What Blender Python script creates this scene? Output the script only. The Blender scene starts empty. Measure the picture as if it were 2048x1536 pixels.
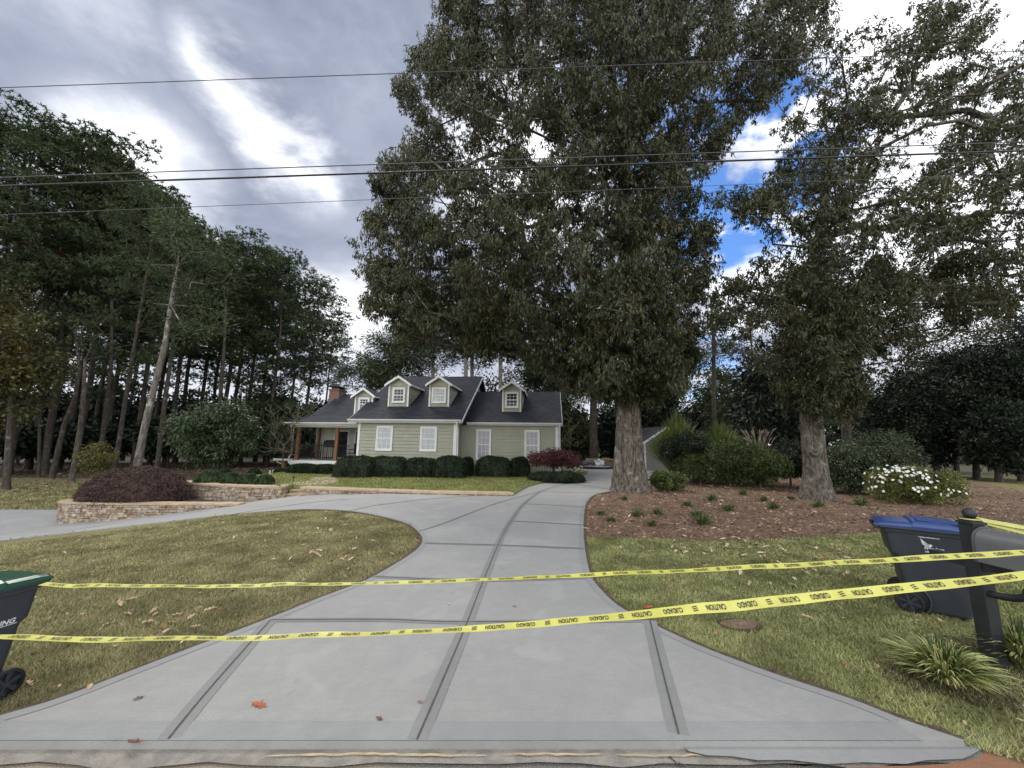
import bpy, bmesh, math, random
import numpy as np
from mathutils import Vector, Matrix
from mathutils.geometry import delaunay_2d_cdt
R_ = math.radians
sc = bpy.context.scene
COL = sc.collection
# ------------------------------------------------------------------ camera
CAM_H, PITCH, ROLL, F = 1.9, 9.0, 0.8, 760.0
cam_d = bpy.data.cameras.new('camera'); cam = bpy.data.objects.new('camera', cam_d); COL.objects.link(cam)
cam_d.sensor_width = 36; cam_d.lens = F / 2048 * 36; cam_d.clip_start = 0.05; cam_d.clip_end = 3000
_p, _r = R_(PITCH), R_(ROLL)
FW = np.array([0, math.cos(_p), math.sin(_p)]); _up = np.array([0, -math.sin(_p), math.cos(_p)]); _rt = np.array([1., 0, 0])
RT = _rt * math.cos(_r) + _up * math.sin(_r); UP = -_rt * math.sin(_r) + _up * math.cos(_r)
CC = np.array([0, 0, CAM_H])
M = Matrix(((RT[0], UP[0], -FW[0], 0), (RT[1], UP[1], -FW[1], 0), (RT[2], UP[2], -FW[2], CAM_H), (0, 0, 0, 1)))
cam.matrix_world = M
sc.camera = cam
sc.render.resolution_x = 1024; sc.render.resolution_y = 768
# ------------------------------------------------------------------ surveying helpers (photo pixel -> place)
def ray(px, py): return FW + RT * (px - 1024) / F - UP * (py - 768) / F
def at(px, py, Y): d = ray(px, py); return CC + d * (Y / d[1])
def onz(px, py, z): d = ray(px, py); return CC + d * ((z - CAM_H) / d[2])
def sm(t): t = np.clip(t, 0, 1); return t * t * (3 - 2 * t)
def G(x, y):
    return .16 * sm((y - 4) / 9.) - 1.05 * sm((-x - 4) / 12.) * sm((y - 3) / 9.)
def gp(px, py, zf=G):
    z = 0.
    for _ in range(12):
        p = onz(px, py, z); z = .5 * z + .5 * float(zf(p[0], p[1]))
    p = onz(px, py, z); return p
def ULZ(x, y):   # upper lawn level
    return G(x, y) + (.25 - G(x, y)) * sm((x + 15.5) / 3.5)
# ------------------------------------------------------------------ sky, sun
SUN_AZ = -35.0; SUN_EL = 50.0     # degrees from +Y, towards -X
wd = bpy.data.worlds.new('World'); sc.world = wd; wd.use_nodes = True
nt = wd.node_tree; nt.nodes.clear()
class NB:
    def __init__(s, nt): s.nt = nt
    def n(s, t, **k):
        nd = s.nt.nodes.new(t)
        for a, b in k.items(): setattr(nd, a, b)
        return nd
    def put(s, sock, v):
        if isinstance(v, bpy.types.NodeSocket): s.nt.links.new(v, sock)
        else: sock.default_value = v
    def math(s, op, a, b=0., c=0., clamp=False):
        m = s.n('ShaderNodeMath', operation=op, use_clamp=clamp); s.put(m.inputs[0], a); s.put(m.inputs[1], b); s.put(m.inputs[2], c); return m.outputs[0]
    def vmath(s, op, a, b=(0, 0, 0)):
        m = s.n('ShaderNodeVectorMath', operation=op); s.put(m.inputs[0], a); s.put(m.inputs[1], b)
        return m.outputs['Value'] if op in ('DOT_PRODUCT', 'LENGTH', 'DISTANCE') else m.outputs[0]
    def noise(s, vec, scale, detail=4, rough=.55, dist=0., dim='3D'):
        m = s.n('ShaderNodeTexNoise', noise_dimensions=dim); s.put(m.inputs['Vector'], vec)
        m.inputs['Scale'].default_value = scale; m.inputs['Detail'].default_value = detail; m.inputs['Roughness'].default_value = rough; m.inputs['Distortion'].default_value = dist
        return m.outputs['Fac']
    def rng(s, v, a, b, c=0., d=1., smooth=True):
        m = s.n('ShaderNodeMapRange'); m.interpolation_type = 'SMOOTHSTEP' if smooth else 'LINEAR'
        s.put(m.inputs[0], v); m.inputs[1].default_value = a; m.inputs[2].default_value = b; m.inputs[3].default_value = c; m.inputs[4].default_value = d
        return m.outputs[0]
    def mix(s, f, a, b, mode='MIX'):
        m = s.n('ShaderNodeMix', data_type='RGBA', blend_type=mode); s.put(m.inputs[0], f); s.put(m.inputs[6], a); s.put(m.inputs[7], b); return m.outputs[2]
def c4(c): return (c[0], c[1], c[2], 1.)
nb = NB(nt)
tc = nb.n('ShaderNodeTexCoord').outputs['Generated']
sky = nb.n('ShaderNodeTexSky', sky_type='NISHITA'); sky.sun_disc = False; sky.sun_elevation = R_(SUN_EL); sky.sun_rotation = R_(SUN_AZ); sky.ozone_density = 2.5; sky.air_density = 1.0; sky.dust_density = .3
sep = nb.n('ShaderNodeSeparateXYZ'); nb.put(sep.inputs[0], tc)
zz = nb.math('ADD', nb.math('MAXIMUM', sep.outputs[2], 0.0), .22)
pv = nb.n('ShaderNodeCombineXYZ'); nb.put(pv.inputs[0], nb.math('DIVIDE', sep.outputs[0], zz)); nb.put(pv.inputs[1], nb.math('DIVIDE', sep.outputs[1], zz))
mp = nb.n('ShaderNodeMapping'); nb.put(mp.inputs[0], pv.outputs[0]); mp.inputs['Rotation'].default_value = (0, 0, R_(-52)); mp.inputs['Scale'].default_value = (.55, 1.25, 1)
n1 = nb.noise(mp.outputs[0], 1.3, 6, .55, .35)
n2 = nb.noise(pv.outputs[0], 3.2, 7, .6, .2)
n3 = nb.noise(mp.outputs[0], .8, 3, .5)
def blob(px, py, r0, r1, warp=.25):
    d = ray(px, py); d = d / np.linalg.norm(d)
    dist = nb.vmath('DISTANCE', tc, tuple(d))
    w = nb.math('ADD', dist, nb.math('MULTIPLY', nb.math('SUBTRACT', n2, .5), warp))
    return nb.rng(w, r0, r1, 1., 0.)
def streak(p1, p2, w0, w1, warp=.12):
    a = ray(*p1); b = ray(*p2); a /= np.linalg.norm(a); b /= np.linalg.norm(b)
    nrm = np.cross(a, b); nrm /= np.linalg.norm(nrm); mid = a + b; mid /= np.linalg.norm(mid); half = np.linalg.norm(a - b) / 2
    d = nb.math('ABSOLUTE', nb.math('ADD', nb.vmath('DOT_PRODUCT', tc, tuple(nrm)), nb.math('MULTIPLY', nb.math('SUBTRACT', n2, .5), warp)))
    s1 = nb.rng(d, w0, w1, 1., 0.)
    s2 = nb.rng(nb.vmath('DISTANCE', tc, tuple(mid)), half * .8, half * 1.5, 1., 0.)
    return nb.math('MULTIPLY', s1, s2)
bright = nb.rng(nb.math('ADD', nb.math('MULTIPLY', n1, .7), nb.math('MULTIPLY', n2, .3)), .50, .74)
hor = nb.rng(sep.outputs[2], .0, .30, .40, 0.)
glow = nb.math('MAXIMUM', streak((400, 90), (640, 400), -.06, .085, .34), blob(265, 320, -.04, .15))
glow = nb.math('MAXIMUM', glow, nb.math('MULTIPLY', streak((230, 250), (480, 560), -.05, .09, .3), .35))
glow = nb.math('MAXIMUM', glow, blob(1760, 80, .05, .34)); glow = nb.math('MAXIMUM', glow, blob(1500, 560, .02, .17, .3))
glow = nb.math('MAXIMUM', glow, nb.math('MULTIPLY', blob(2000, 420, .05, .42), .8))
glow = nb.math('MAXIMUM', glow, nb.math('MULTIPLY', blob(1050, 330, .0, .30), .9))
glow = nb.math('MAXIMUM', glow, nb.math('MULTIPLY', blob(700, 640, .0, .18), .8))
fac = nb.math('MAXIMUM', nb.math('MULTIPLY', bright, .42), glow)
fac = nb.math('MAXIMUM', fac, hor)
fac = nb.math('MAXIMUM', fac, nb.rng(sep.outputs[1], .05, -.40, 0., 1.0))   # extra brightness added to unseen clouds behind the camera, lighting facade and grass
dark = nb.mix(nb.rng(n3, .3, .7), c4((1.75, 2.0, 2.75)), c4((2.5, 2.8, 3.7)))
dark = nb.mix(nb.rng(n2, .35, .65), dark, nb.mix(.5, dark, c4((4.0, 4.35, 5.3))))
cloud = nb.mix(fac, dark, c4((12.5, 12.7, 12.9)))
blue = nb.math('MAXIMUM', blob(1455, 330, .13, .24, .35), nb.math('MULTIPLY', blob(1420, 470, .05, .12, .25), 1.))
blue = nb.math('MAXIMUM', blue, nb.math('MULTIPLY', blob(1200, 220, .02, .16, .4), .6))
blue = nb.math('MAXIMUM', blue, nb.math('MULTIPLY', blob(1420, 730, .02, .10, .3), .7))
blue = nb.math('MULTIPLY', blue, nb.rng(nb.noise(pv.outputs[0], 5.5, 6, .6, .3), .64, .48))
bl = nb.mix(1., sky.outputs[0], c4((.75, 1.02, 1.40)), 'MULTIPLY')
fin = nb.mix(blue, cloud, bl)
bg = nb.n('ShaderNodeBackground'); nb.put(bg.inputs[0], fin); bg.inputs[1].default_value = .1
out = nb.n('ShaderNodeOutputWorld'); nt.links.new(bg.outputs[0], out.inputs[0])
sl = bpy.data.lights.new('sun', 'SUN'); sl.energy = 1.25; sl.angle = R_(22); sl.color = (1, .94, .85)
so = bpy.data.objects.new('sun', sl); COL.objects.link(so)
_sd = Vector((math.sin(R_(SUN_AZ)) * math.cos(R_(SUN_EL)), math.cos(R_(SUN_AZ)) * math.cos(R_(SUN_EL)), math.sin(R_(SUN_EL))))
so.rotation_euler = _sd.to_track_quat('Z', 'Y').to_euler()
vs = sc.view_settings; vs.view_transform = 'Standard'; vs.look = 'None'; vs.exposure = 0.6; vs.gamma = 1
sc.render.engine = 'CYCLES'
sc.cycles.max_bounces = 6; sc.cycles.transparent_max_bounces = 6
# ------------------------------------------------------------------ materials
def new_mat(name):
    m = bpy.data.materials.new(name); m.use_nodes = True; t = m.node_tree; b = NB(t)
    return m, b, t.nodes['Principled BSDF'], t.nodes['Material Output']
def mat(name, col, col2=None, scale=8., rough=.7, metal=0., bump=0., bscale=None, detail=5, spec=.5, coat=0., stretch=None, lo=.35, hi=.65):
    m, b, p, o = new_mat(name)
    t = b.n('ShaderNodeTexCoord').outputs['Object']
    if stretch:
        q = b.n('ShaderNodeMapping'); b.put(q.inputs[0], t); q.inputs['Scale'].default_value = stretch; t = q.outputs[0]
    col2 = col2 or tuple(c * .8 for c in col)
    f = b.rng(b.noise(t, scale, detail, .6), lo, hi)
    b.put(p.inputs['Base Color'], b.mix(f, c4(col), c4(col2)))
    p.inputs['Roughness'].default_value = rough; p.inputs['Metallic'].default_value = metal; p.inputs['Specular IOR Level'].default_value = spec; p.inputs['Coat Weight'].default_value = coat
    if bump:
        bm = b.n('ShaderNodeBump'); bm.inputs['Strength'].default_value = bump; bm.inputs['Distance'].default_value = .02
        b.put(bm.inputs['Height'], b.noise(t, bscale or scale * 4, 6, .65)); b.put(p.inputs['Normal'], bm.outputs[0])
    return m
def island_mat(name, cols, rough=.55, trans=.2, nscale=.5, ndark=.5, spec=.5, bump=0):
    """leaf material: every leaf takes its own colour from a ramp"""
    m, b, p, o = new_mat(name)
    g = b.n('ShaderNodeNewGeometry'); rp = b.n('ShaderNodeValToRGB'); rp.color_ramp.interpolation = 'LINEAR'
    e = rp.color_ramp.elements
    for i, (pos, c) in enumerate(cols):
        if i < 2: e[i].position = pos; e[i].color = c4(c)
        else: q = e.new(pos); q.color = c4(c)
    t = b.n('ShaderNodeTexCoord').outputs['Object']
    nz = b.noise(t, nscale, 3, .6)
    v = b.math('ADD', b.math('MULTIPLY', g.outputs['Random Per Island'], .75), b.math('MULTIPLY', b.rng(nz, .25, .75), .25), clamp=True)
    b.put(rp.inputs[0], v)
    br = b.rng(b.noise(t, nscale * 3, 2), .3, .7, ndark * .85, 1.4)
    b.put(p.inputs['Base Color'], b.mix(1., rp.outputs[0], b.vcol(br) if False else _gray(b, br), 'MULTIPLY'))
    p.inputs['Roughness'].default_value = rough; p.inputs['Specular IOR Level'].default_value = spec
    if bump:
        bm = b.n('ShaderNodeBump'); bm.inputs['Strength'].default_value = bump; bm.inputs['Distance'].default_value = .02
        b.put(bm.inputs['Height'], b.noise(t, 30, 5, .65)); b.put(p.inputs['Normal'], bm.outputs[0])
    if trans > 0:
        tr = b.n('ShaderNodeBsdfTranslucent'); b.put(tr.inputs[0], b.mix(1., rp.outputs[0], c4((1.2, 1.3, .7)), 'MULTIPLY'))
        mx = b.n('ShaderNodeMixShader'); mx.inputs[0].default_value = trans
        m.node_tree.links.new(p.outputs[0], mx.inputs[1]); m.node_tree.links.new(tr.outputs[0], mx.inputs[2]); m.node_tree.links.new(mx.outputs[0], o.inputs[0])
    return m
def _gray(b, v):
    c = b.n('ShaderNodeCombineColor'); b.put(c.inputs[0], v); b.put(c.inputs[1], v); b.put(c.inputs[2], v); return c.outputs[0]
MT = {}
MT['oak'] = island_mat('oak_leaves', [(0, (.022, .028, .011)), (.45, (.044, .052, .020)), (.78, (.076, .080, .032)), (.90, (.125, .10, .045)), (1, (.15, .068, .025))], rough=.42, nscale=.35, ndark=.65)
MT['oakred'] = island_mat('oak_turning_leaves', [(0, (.03, .038, .016)), (.4, (.06, .07, .03)), (.75, (.10, .095, .035)), (.88, (.14, .08, .03)), (1, (.17, .06, .025))], rough=.45, nscale=.35, ndark=.65)
MT['pine'] = island_mat('pine_needles', [(0, (.026, .042, .020)), (.6, (.056, .080, .036)), (1, (.105, .125, .055))], rough=.6, trans=.15, nscale=.12, ndark=.6, spec=.25)
MT['pinebg'] = island_mat('pale_pine_needles', [(0, (.035, .05, .028)), (.6, (.06, .08, .042)), (1, (.10, .115, .06))], rough=.6, trans=.2, nscale=.12, ndark=.6)
MT['dec'] = island_mat('broad_leaves', [(0, (.03, .045, .016)), (.6, (.06, .08, .028)), (1, (.11, .12, .04))], nscale=.2)
MT['autumn'] = island_mat('autumn_leaves', [(0, (.025, .035, .012)), (.45, (.06, .065, .018)), (.75, (.12, .10, .022)), (1, (.17, .065, .018))], nscale=.3)
MT['cedar'] = island_mat('dark_evergreen_leaves', [(0, (.010, .020, .012)), (.6, (.018, .034, .018)), (1, (.04, .055, .022))], trans=.05, nscale=.4)
MT['hedge'] = island_mat('hedge_leaves', [(0, (.010, .020, .010)), (.6, (.022, .040, .017)), (.9, (.05, .075, .03)), (1, (.09, .12, .055))], trans=.1, nscale=1.5, spec=.4)
MT['box'] = island_mat('boxwood_leaves', [(0, (.03, .055, .022)), (.6, (.055, .09, .035)), (1, (.09, .13, .05))], trans=.1, nscale=1.5)
MT['crape'] = island_mat('glossy_shrub_leaves', [(0, (.03, .055, .025)), (.6, (.055, .085, .04)), (.92, (.10, .12, .05)), (1, (.15, .12, .04))], rough=.4, nscale=.8)
MT['maple'] = island_mat('purple_maple_leaves', [(0, (.035, .018, .016)), (.5, (.085, .045, .04)), (1, (.15, .09, .075))], trans=.15, nscale=1.5)
MT['redmaple'] = island_mat('red_maple_leaves', [(0, (.04, .012, .014)), (.5, (.10, .025, .028)), (1, (.18, .05, .045))], nscale=1.5)
MT['yellow'] = island_mat('yellowing_leaves', [(0, (.05, .06, .02)), (.5, (.12, .12, .03)), (1, (.25, .16, .03))], nscale=1.)
MT['bush'] = island_mat('azalea_leaves', [(0, (.035, .06, .016)), (.6, (.08, .115, .03)), (1, (.17, .20, .06))], nscale=1.)
MT['gard'] = island_mat('light_green_shrub_leaves', [(0, (.07, .09, .02)), (.6, (.15, .17, .04)), (1, (.28, .27, .08))], nscale=1.)
MT['casc'] = island_mat('grey_green_leaves', [(0, (.03, .05, .025)), (.6, (.07, .10, .05)), (1, (.24, .27, .18))], nscale=1.)
MT['petal'] = mat('white_petals', (.92, .92, .88), (.7, .72, .62), 20, .6)
MT['ogr'] = island_mat('ornamental_grass_blades', [(0, (.07, .11, .03)), (.6, (.15, .20, .06)), (1, (.28, .31, .12))], nscale=.8)
MT['plume'] = mat('pale_seed_plumes', (.42, .36, .28), (.3, .25, .18), 10, .9)
MT['turfL'] = island_mat('dormant_turf_blades', [(0, (.14, .135, .06)), (.4, (.26, .24, .12)), (.75, (.37, .335, .19)), (1, (.52, .46, .30))], trans=.25, nscale=.6, ndark=.75, rough=.7)
MT['turfR'] = island_mat('green_turf_blades', [(0, (.14, .16, .055)), (.4, (.26, .285, .11)), (.75, (.385, .385, .18)), (1, (.54, .49, .30))], trans=.25, nscale=.6, ndark=.75, rough=.7)
MT['turfU'] = island_mat('fresh_turf_blades', [(0, (.12, .14, .04)), (.5, (.21, .23, .07)), (1, (.34, .32, .13))], trans=.25, nscale=.6, ndark=.8, rough=.7)
MT['tuft'] = island_mat('grass_tuft_blades', [(0, (.06, .09, .03)), (.6, (.13, .17, .055)), (1, (.25, .27, .11))], trans=.15, nscale=2)
MT['litter'] = island_mat('leaf_litter', [(0, (.17, .085, .05)), (.5, (.27, .15, .09)), (.75, (.42, .30, .19)), (1, (.68, .55, .38))], trans=0, nscale=1., rough=.8)
MT['leafdry'] = mat('dry_tan_leaf', (.58, .43, .27), (.40, .26, .15), 14, .75)
MT['leafpale'] = mat('pale_dry_leaf', (.72, .62, .46), (.52, .41, .27), 14, .75)
MT['leafbrown'] = mat('brown_leaf', (.16, .08, .04), (.10, .05, .025), 14, .7)
MT['leafred'] = mat('orange_red_leaf', (.42, .13, .05), (.28, .07, .03), 14, .7)
def bark(name, c1, c2, c3, sc_=3., zs=.22, bump=.9):
    m, b, p, o = new_mat(name)
    t = b.n('ShaderNodeTexCoord').outputs['Object']; q = b.n('ShaderNodeMapping'); b.put(q.inputs[0], t); q.inputs['Scale'].default_value = (1, 1, zs)
    wv = b.noise(q.outputs[0], sc_ * 5, 6, .7, .6); lich = b.noise(t, sc_ * .9, 5, .65)
    base = b.mix(b.rng(wv, .38, .62), c4(c1), c4(c2)); base = b.mix(b.rng(lich, .56, .68), base, c4(c3))
    b.put(p.inputs['Base Color'], base); p.inputs['Roughness'].default_value = .9; p.inputs['Specular IOR Level'].default_value = .2
    bm = b.n('ShaderNodeBump'); bm.inputs['Strength'].default_value = bump; bm.inputs['Distance'].default_value = .03; b.put(bm.inputs['Height'], wv); b.put(p.inputs['Normal'], bm.outputs[0])
    return m
MT['bark'] = bark('oak_bark', (.055, .045, .036), (.20, .175, .145), (.30, .29, .25))
MT['bark2'] = bark('brown_oak_bark', (.055, .046, .038), (.18, .16, .135), (.25, .23, .20))
MT['pbark'] = bark('pine_bark', (.045, .037, .031), (.105, .09, .077), (.17, .155, .14))
MT['lbark'] = bark('lichen_bark', (.10, .085, .075), (.24, .22, .195), (.42, .42, .39), 2.)
MT['gbark'] = bark('grey_bark', (.16, .14, .12), (.32, .30, .27), (.4, .38, .34))
MT['twig'] = mat('grey_twigs', (.16, .135, .11), (.09, .07, .055), 5, .9)
# ------------------------------------------------------------------ mesh helpers
def np_obj(name, V, Fc, mats, parent=None, midx=None, smooth=False):
    me = bpy.data.meshes.new(name); V = np.asarray(V, np.float32); Fc = np.asarray(Fc, np.int32); k = Fc.shape[1]
    me.vertices.add(len(V)); me.vertices.foreach_set('co', V.ravel())
    me.loops.add(Fc.size); me.loops.foreach_set('vertex_index', Fc.ravel())
    me.polygons.add(len(Fc)); me.polygons.foreach_set('loop_start', np.arange(0, Fc.size, k, dtype=np.int32)); me.polygons.foreach_set('loop_total', np.full(len(Fc), k, np.int32))
    if midx is not None: me.polygons.foreach_set('material_index', np.asarray(midx, np.int32))
    if smooth: me.polygons.foreach_set('use_smooth', np.ones(len(Fc), bool))
    me.update(calc_edges=True)
    for m in (mats if isinstance(mats, (list, tuple)) else [mats]): me.materials.append(m)
    o = bpy.data.objects.new(name, me); COL.objects.link(o)
    if parent: o.parent = parent
    return o
class MB:
    """collects boxes, prisms and tubes and links them as one mesh object"""
    def __init__(s): s.v = []; s.f = []; s.m = []; s.sm = []
    def add(s, vs, fs, mi=0, smooth=False):
        n = len(s.v); s.v += [tuple(map(float, v)) for v in vs]
        for f in fs: s.f.append(tuple(n + i for i in f)); s.m.append(mi); s.sm.append(smooth)
        return s
    def box(s, x0, x1, y0, y1, z0, z1, mi=0):
        v = [(x, y, z) for z in (z0, z1) for y in (y0, y1) for x in (x0, x1)]
        return s.add(v, [(0, 2, 3, 1), (4, 5, 7, 6), (0, 1, 5, 4), (2, 6, 7, 3), (0, 4, 6, 2), (1, 3, 7, 5)], mi)
    def prism(s, pts, a, b, mi=0):
        """pts: list of 3D points of a planar polygon; extruded by vector b-a"""
        n = len(pts); d = np.array(b, float) - np.array(a, float)
        v = [np.array(p, float) for p in pts] + [np.array(p, float) + d for p in pts]
        return s.add(v, [tuple(range(n))[::-1], tuple(range(n, 2 * n))] + [(i, (i + 1) % n, (i + 1) % n + n, i + n) for i in range(n)], mi)
    def tube(s, P, r, sides=8, mi=0, caps=True, smooth=True):
        P = [Vector(p) for p in P]; n = len(P); rr = r if isinstance(r, (list, tuple, np.ndarray)) else [r] * n
        vs = []; pu = None
        for i in range(n):
            d = (P[min(i + 1, n - 1)] - P[max(i - 1, 0)]).normalized()
            if pu is None: pu = d.orthogonal().normalized()
            u = (pu - d * pu.dot(d)).normalized(); pu = u; w = d.cross(u)
            for k in range(sides):
                a = 2 * math.pi * k / sides; vs.append(P[i] + (u * math.cos(a) + w * math.sin(a)) * rr[i])
        fs = [(i * sides + k, i * sides + (k + 1) % sides, (i + 1) * sides + (k + 1) % sides, (i + 1) * sides + k) for i in range(n - 1) for k in range(sides)]
        s.add(vs, fs, mi, smooth)
        if caps: s.add(vs[:sides], [tuple(range(sides))[::-1]], mi); s.add(vs[-sides:], [tuple(range(sides))], mi)
        return s
    def ball(s, c, r, seg=12, rings=8, mi=0, jit=0., rnd=None):
        r = r if isinstance(r, (list, tuple)) else (r, r, r); vs = []; fs = []
        for i in range(rings + 1):
            t = math.pi * i / rings
            for k in range(seg):
                a = 2 * math.pi * k / seg; j = 1 + (rnd.uniform(-jit, jit) if rnd and 0 < i < rings else 0)
                vs.append((c[0] + r[0] * j * math.sin(t) * math.cos(a), c[1] + r[1] * j * math.sin(t) * math.sin(a), c[2] + r[2] * j * math.cos(t)))
        for i in range(rings):
            for k in range(seg): fs.append((i * seg + k, (i + 1) * seg + k, (i + 1) * seg + (k + 1) % seg, i * seg + (k + 1) % seg))
        return s.add(vs, fs, mi, True)
    def lathe(s, prof, c=(0, 0, 0), seg=20, mi=0):
        vs = [(c[0] + r * math.cos(2 * math.pi * k / seg), c[1] + r * math.sin(2 * math.pi * k / seg), c[2] + z) for r, z in prof for k in range(seg)]
        fs = [(i * seg + k, i * seg + (k + 1) % seg, (i + 1) * seg + (k + 1) % seg, (i + 1) * seg + k) for i in range(len(prof) - 1) for k in range(seg)]
        return s.add(vs, fs, mi, True)
    def build(s, name, mats, parent=None, bevel=0.):
        me = bpy.data.meshes.new(name); me.from_pydata(s.v, [], s.f)
        for m in (mats if isinstance(mats, (list, tuple)) else [mats]): me.materials.append(m)
        me.polygons.foreach_set('material_index', s.m); me.polygons.foreach_set('use_smooth', s.sm); me.update()
        o = bpy.data.objects.new(name, me); COL.objects.link(o)
        if parent: o.parent = parent
        if bevel:
            bv = o.modifiers.new('bevel', 'BEVEL'); bv.width = bevel; bv.segments = 2; bv.limit_method = 'ANGLE'
        return o
def tag(o, label=None, cat=None, group=None, kind=None):
    if label: o['label'] = label
    if cat: o['category'] = cat
    if group: o['group'] = group
    if kind: o['kind'] = kind
    return o
def thing(name, label, cat, loc=(0, 0, 0), rz=0., group=None):
    o = bpy.data.objects.new(name, None); COL.objects.link(o); o.location = tuple(map(float, loc)); o.rotation_euler = (0, 0, rz); o.empty_display_size = .2
    return tag(o, label, cat, group)
def copy_tree(root, loc, rz=0., scale=1., label=None, group=None):
    r = root.copy(); COL.objects.link(r); r.location = tuple(map(float, loc)); r.rotation_euler = (0, 0, rz)
    r.scale = scale if isinstance(scale, (tuple, list)) else (scale,) * 3
    if label: r['label'] = label
    if group: r['group'] = group
    for ch in list(root.children):
        c = ch.copy(); COL.objects.link(c); c.parent = r
    return r
def inpoly(P, poly):
    poly = np.asarray(poly, float); x, y = P[:, 0], P[:, 1]; ins = np.zeros(len(P), bool); n = len(poly); j = n - 1
    for i in range(n):
        xi, yi = poly[i]; xj, yj = poly[j]
        c = ((yi > y) != (yj > y)) & (x < (xj - xi) * (y - yi) / ((yj - yi) + 1e-12) + xi); ins ^= c; j = i
    return ins
def edged(P, poly):
    poly = np.asarray(poly, float); D = np.full(len(P), 1e9); n = len(poly)
    for i in range(n):
        a = poly[i]; b = poly[(i + 1) % n]; ab = b - a; t = np.clip(((P - a) @ ab) / (ab @ ab + 1e-12), 0, 1); q = a + t[:, None] * ab
        D = np.minimum(D, np.linalg.norm(P - q, axis=1))
    return D
def densify(pl, step, closed=True):
    o = []; n = len(pl)
    for i in range(n if closed else n - 1):
        a = np.array(pl[i][:2], float); b = np.array(pl[(i + 1) % n][:2], float); k = max(1, int(np.linalg.norm(b - a) / step))
        for j in range(k): o.append(a + (b - a) * j / k)
    if not closed: o.append(np.array(pl[-1][:2], float))
    return o
def smoothline(pts, n=6, closed=False):
    P = [np.array(p, float) for p in pts]; o = []
    for i in range(len(P) - 1):
        p0 = P[max(i - 1, 0)]; p1 = P[i]; p2 = P[i + 1]; p3 = P[min(i + 2, len(P) - 1)]
        for k in range(n):
            t = k / n; o.append(.5 * ((2 * p1) + (-p0 + p2) * t + (2 * p0 - 5 * p1 + 4 * p2 - p3) * t * t + (-p0 + 3 * p1 - 3 * p2 + p3) * t ** 3))
    o.append(P[-1]); return o
def sheet(name, poly, zf, off, m, parent=None, step=.5, thick=0.):
    """a ground sheet of irregular outline that follows the terrain zf, off metres above it"""
    b = densify(poly, step); nb_ = len(b); A = np.array(b); mn, mx = A.min(0), A.max(0)
    gx, gy = np.meshgrid(np.arange(mn[0], mx[0], step), np.arange(mn[1], mx[1], step)); Gd = np.stack([gx.ravel(), gy.ravel()], 1)
    Gd = Gd[inpoly(Gd, A)]
    if len(Gd): Gd = Gd[edged(Gd, A) > step * .4]
    pts = [Vector(p) for p in A] + [Vector(p) for p in Gd]
    vs, es, fs, *_ = delaunay_2d_cdt(pts, [], [list(range(nb_))], 1, 1e-5)
    V = [(v.x, v.y, float(zf(v.x, v.y)) + off) for v in vs]; mb = MB(); mb.add(V, [tuple(f) for f in fs], 0, True)
    if thick:
        for i in range(nb_):
            j = (i + 1) % nb_; p, q = A[i], A[j]; zp, zq = float(zf(*p)) + off, float(zf(*q)) + off
            mb.add([(p[0], p[1], zp), (q[0], q[1], zq), (q[0], q[1], zq - thick), (p[0], p[1], zp - thick)], [(0, 3, 2, 1)], 0)
    return mb.build(name, m, parent)
def ribbon(mb, line, w, zf, off, mi=0):
    L = [np.array(p[:2], float) for p in line]; n = len(L); vs = []
    for i in range(n):
        d = L[min(i + 1, n - 1)] - L[max(i - 1, 0)]; d /= np.linalg.norm(d) + 1e-9; nn = np.array([-d[1], d[0]]) * w / 2
        for q in (L[i] - nn, L[i] + nn): vs.append((q[0], q[1], float(zf(*q)) + off))
    mb.add(vs, [(2 * i, 2 * i + 2, 2 * i + 3, 2 * i + 1) for i in range(n - 1)], mi)
# ------------------------------------------------------------------ foliage helpers
def unit(v): return v / (np.linalg.norm(v, axis=-1, keepdims=True) + 1e-9)
def leaf_arrays(c, d, L, W, rng, fold=.0):
    """rhombic leaves: c base points, d long directions, L lengths, W widths"""
    n = len(c); d = unit(d); s = unit(np.cross(d, rng.normal(size=(n, 3)))); L = np.broadcast_to(L, (n,))[:, None]; W = np.broadcast_to(W, (n,))[:, None]
    mid = c + d * L * .45
    V = np.stack([c, mid + s * W / 2, c + d * L, mid - s * W / 2], 1).reshape(-1, 3)
    Fc = np.arange(4 * n).reshape(n, 4); return V, Fc
def cloud_leaves(cent, rad, per, L, W, rng, droop=.6, flat=1., bunch=0):
    if bunch:
        nb2 = max(1, per // bunch); n2 = len(cent) * nb2; C2 = np.repeat(cent, nb2, 0); r2 = np.repeat(np.broadcast_to(rad, (len(cent),)), nb2)[:, None]
        S = C2 + unit(rng.normal(size=(n2, 3))) * (rng.random((n2, 1)) ** .45) * r2 * np.array([1, 1, flat]); n = n2 * bunch; B = np.repeat(S, bunch, 0); d = unit(rng.normal(size=(n, 3))) * (1 - droop) + np.array([0, 0, -1.]) * droop + np.repeat(rng.normal(size=(n2, 3)) * .22, bunch, 0)
        return leaf_arrays(B + rng.normal(size=(n, 3)) * L * .28, d, L * rng.uniform(.6, 1.3, n), W * rng.uniform(.7, 1.3, n), rng)
    n = len(cent) * per; C = np.repeat(cent, per, 0); rd = np.repeat(np.broadcast_to(rad, (len(cent),)), per)[:, None]
    o = unit(rng.normal(size=(n, 3))) * (rng.random((n, 1)) ** .45) * rd; o[:, 2] *= flat
    d = unit(o) * (1 - droop) + np.array([0, 0, -1.]) * droop + rng.normal(size=(n, 3)) * .35
    return leaf_arrays(C + o, d, L * rng.uniform(.7, 1.25, n), W * rng.uniform(.7, 1.3, n), rng)
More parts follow.
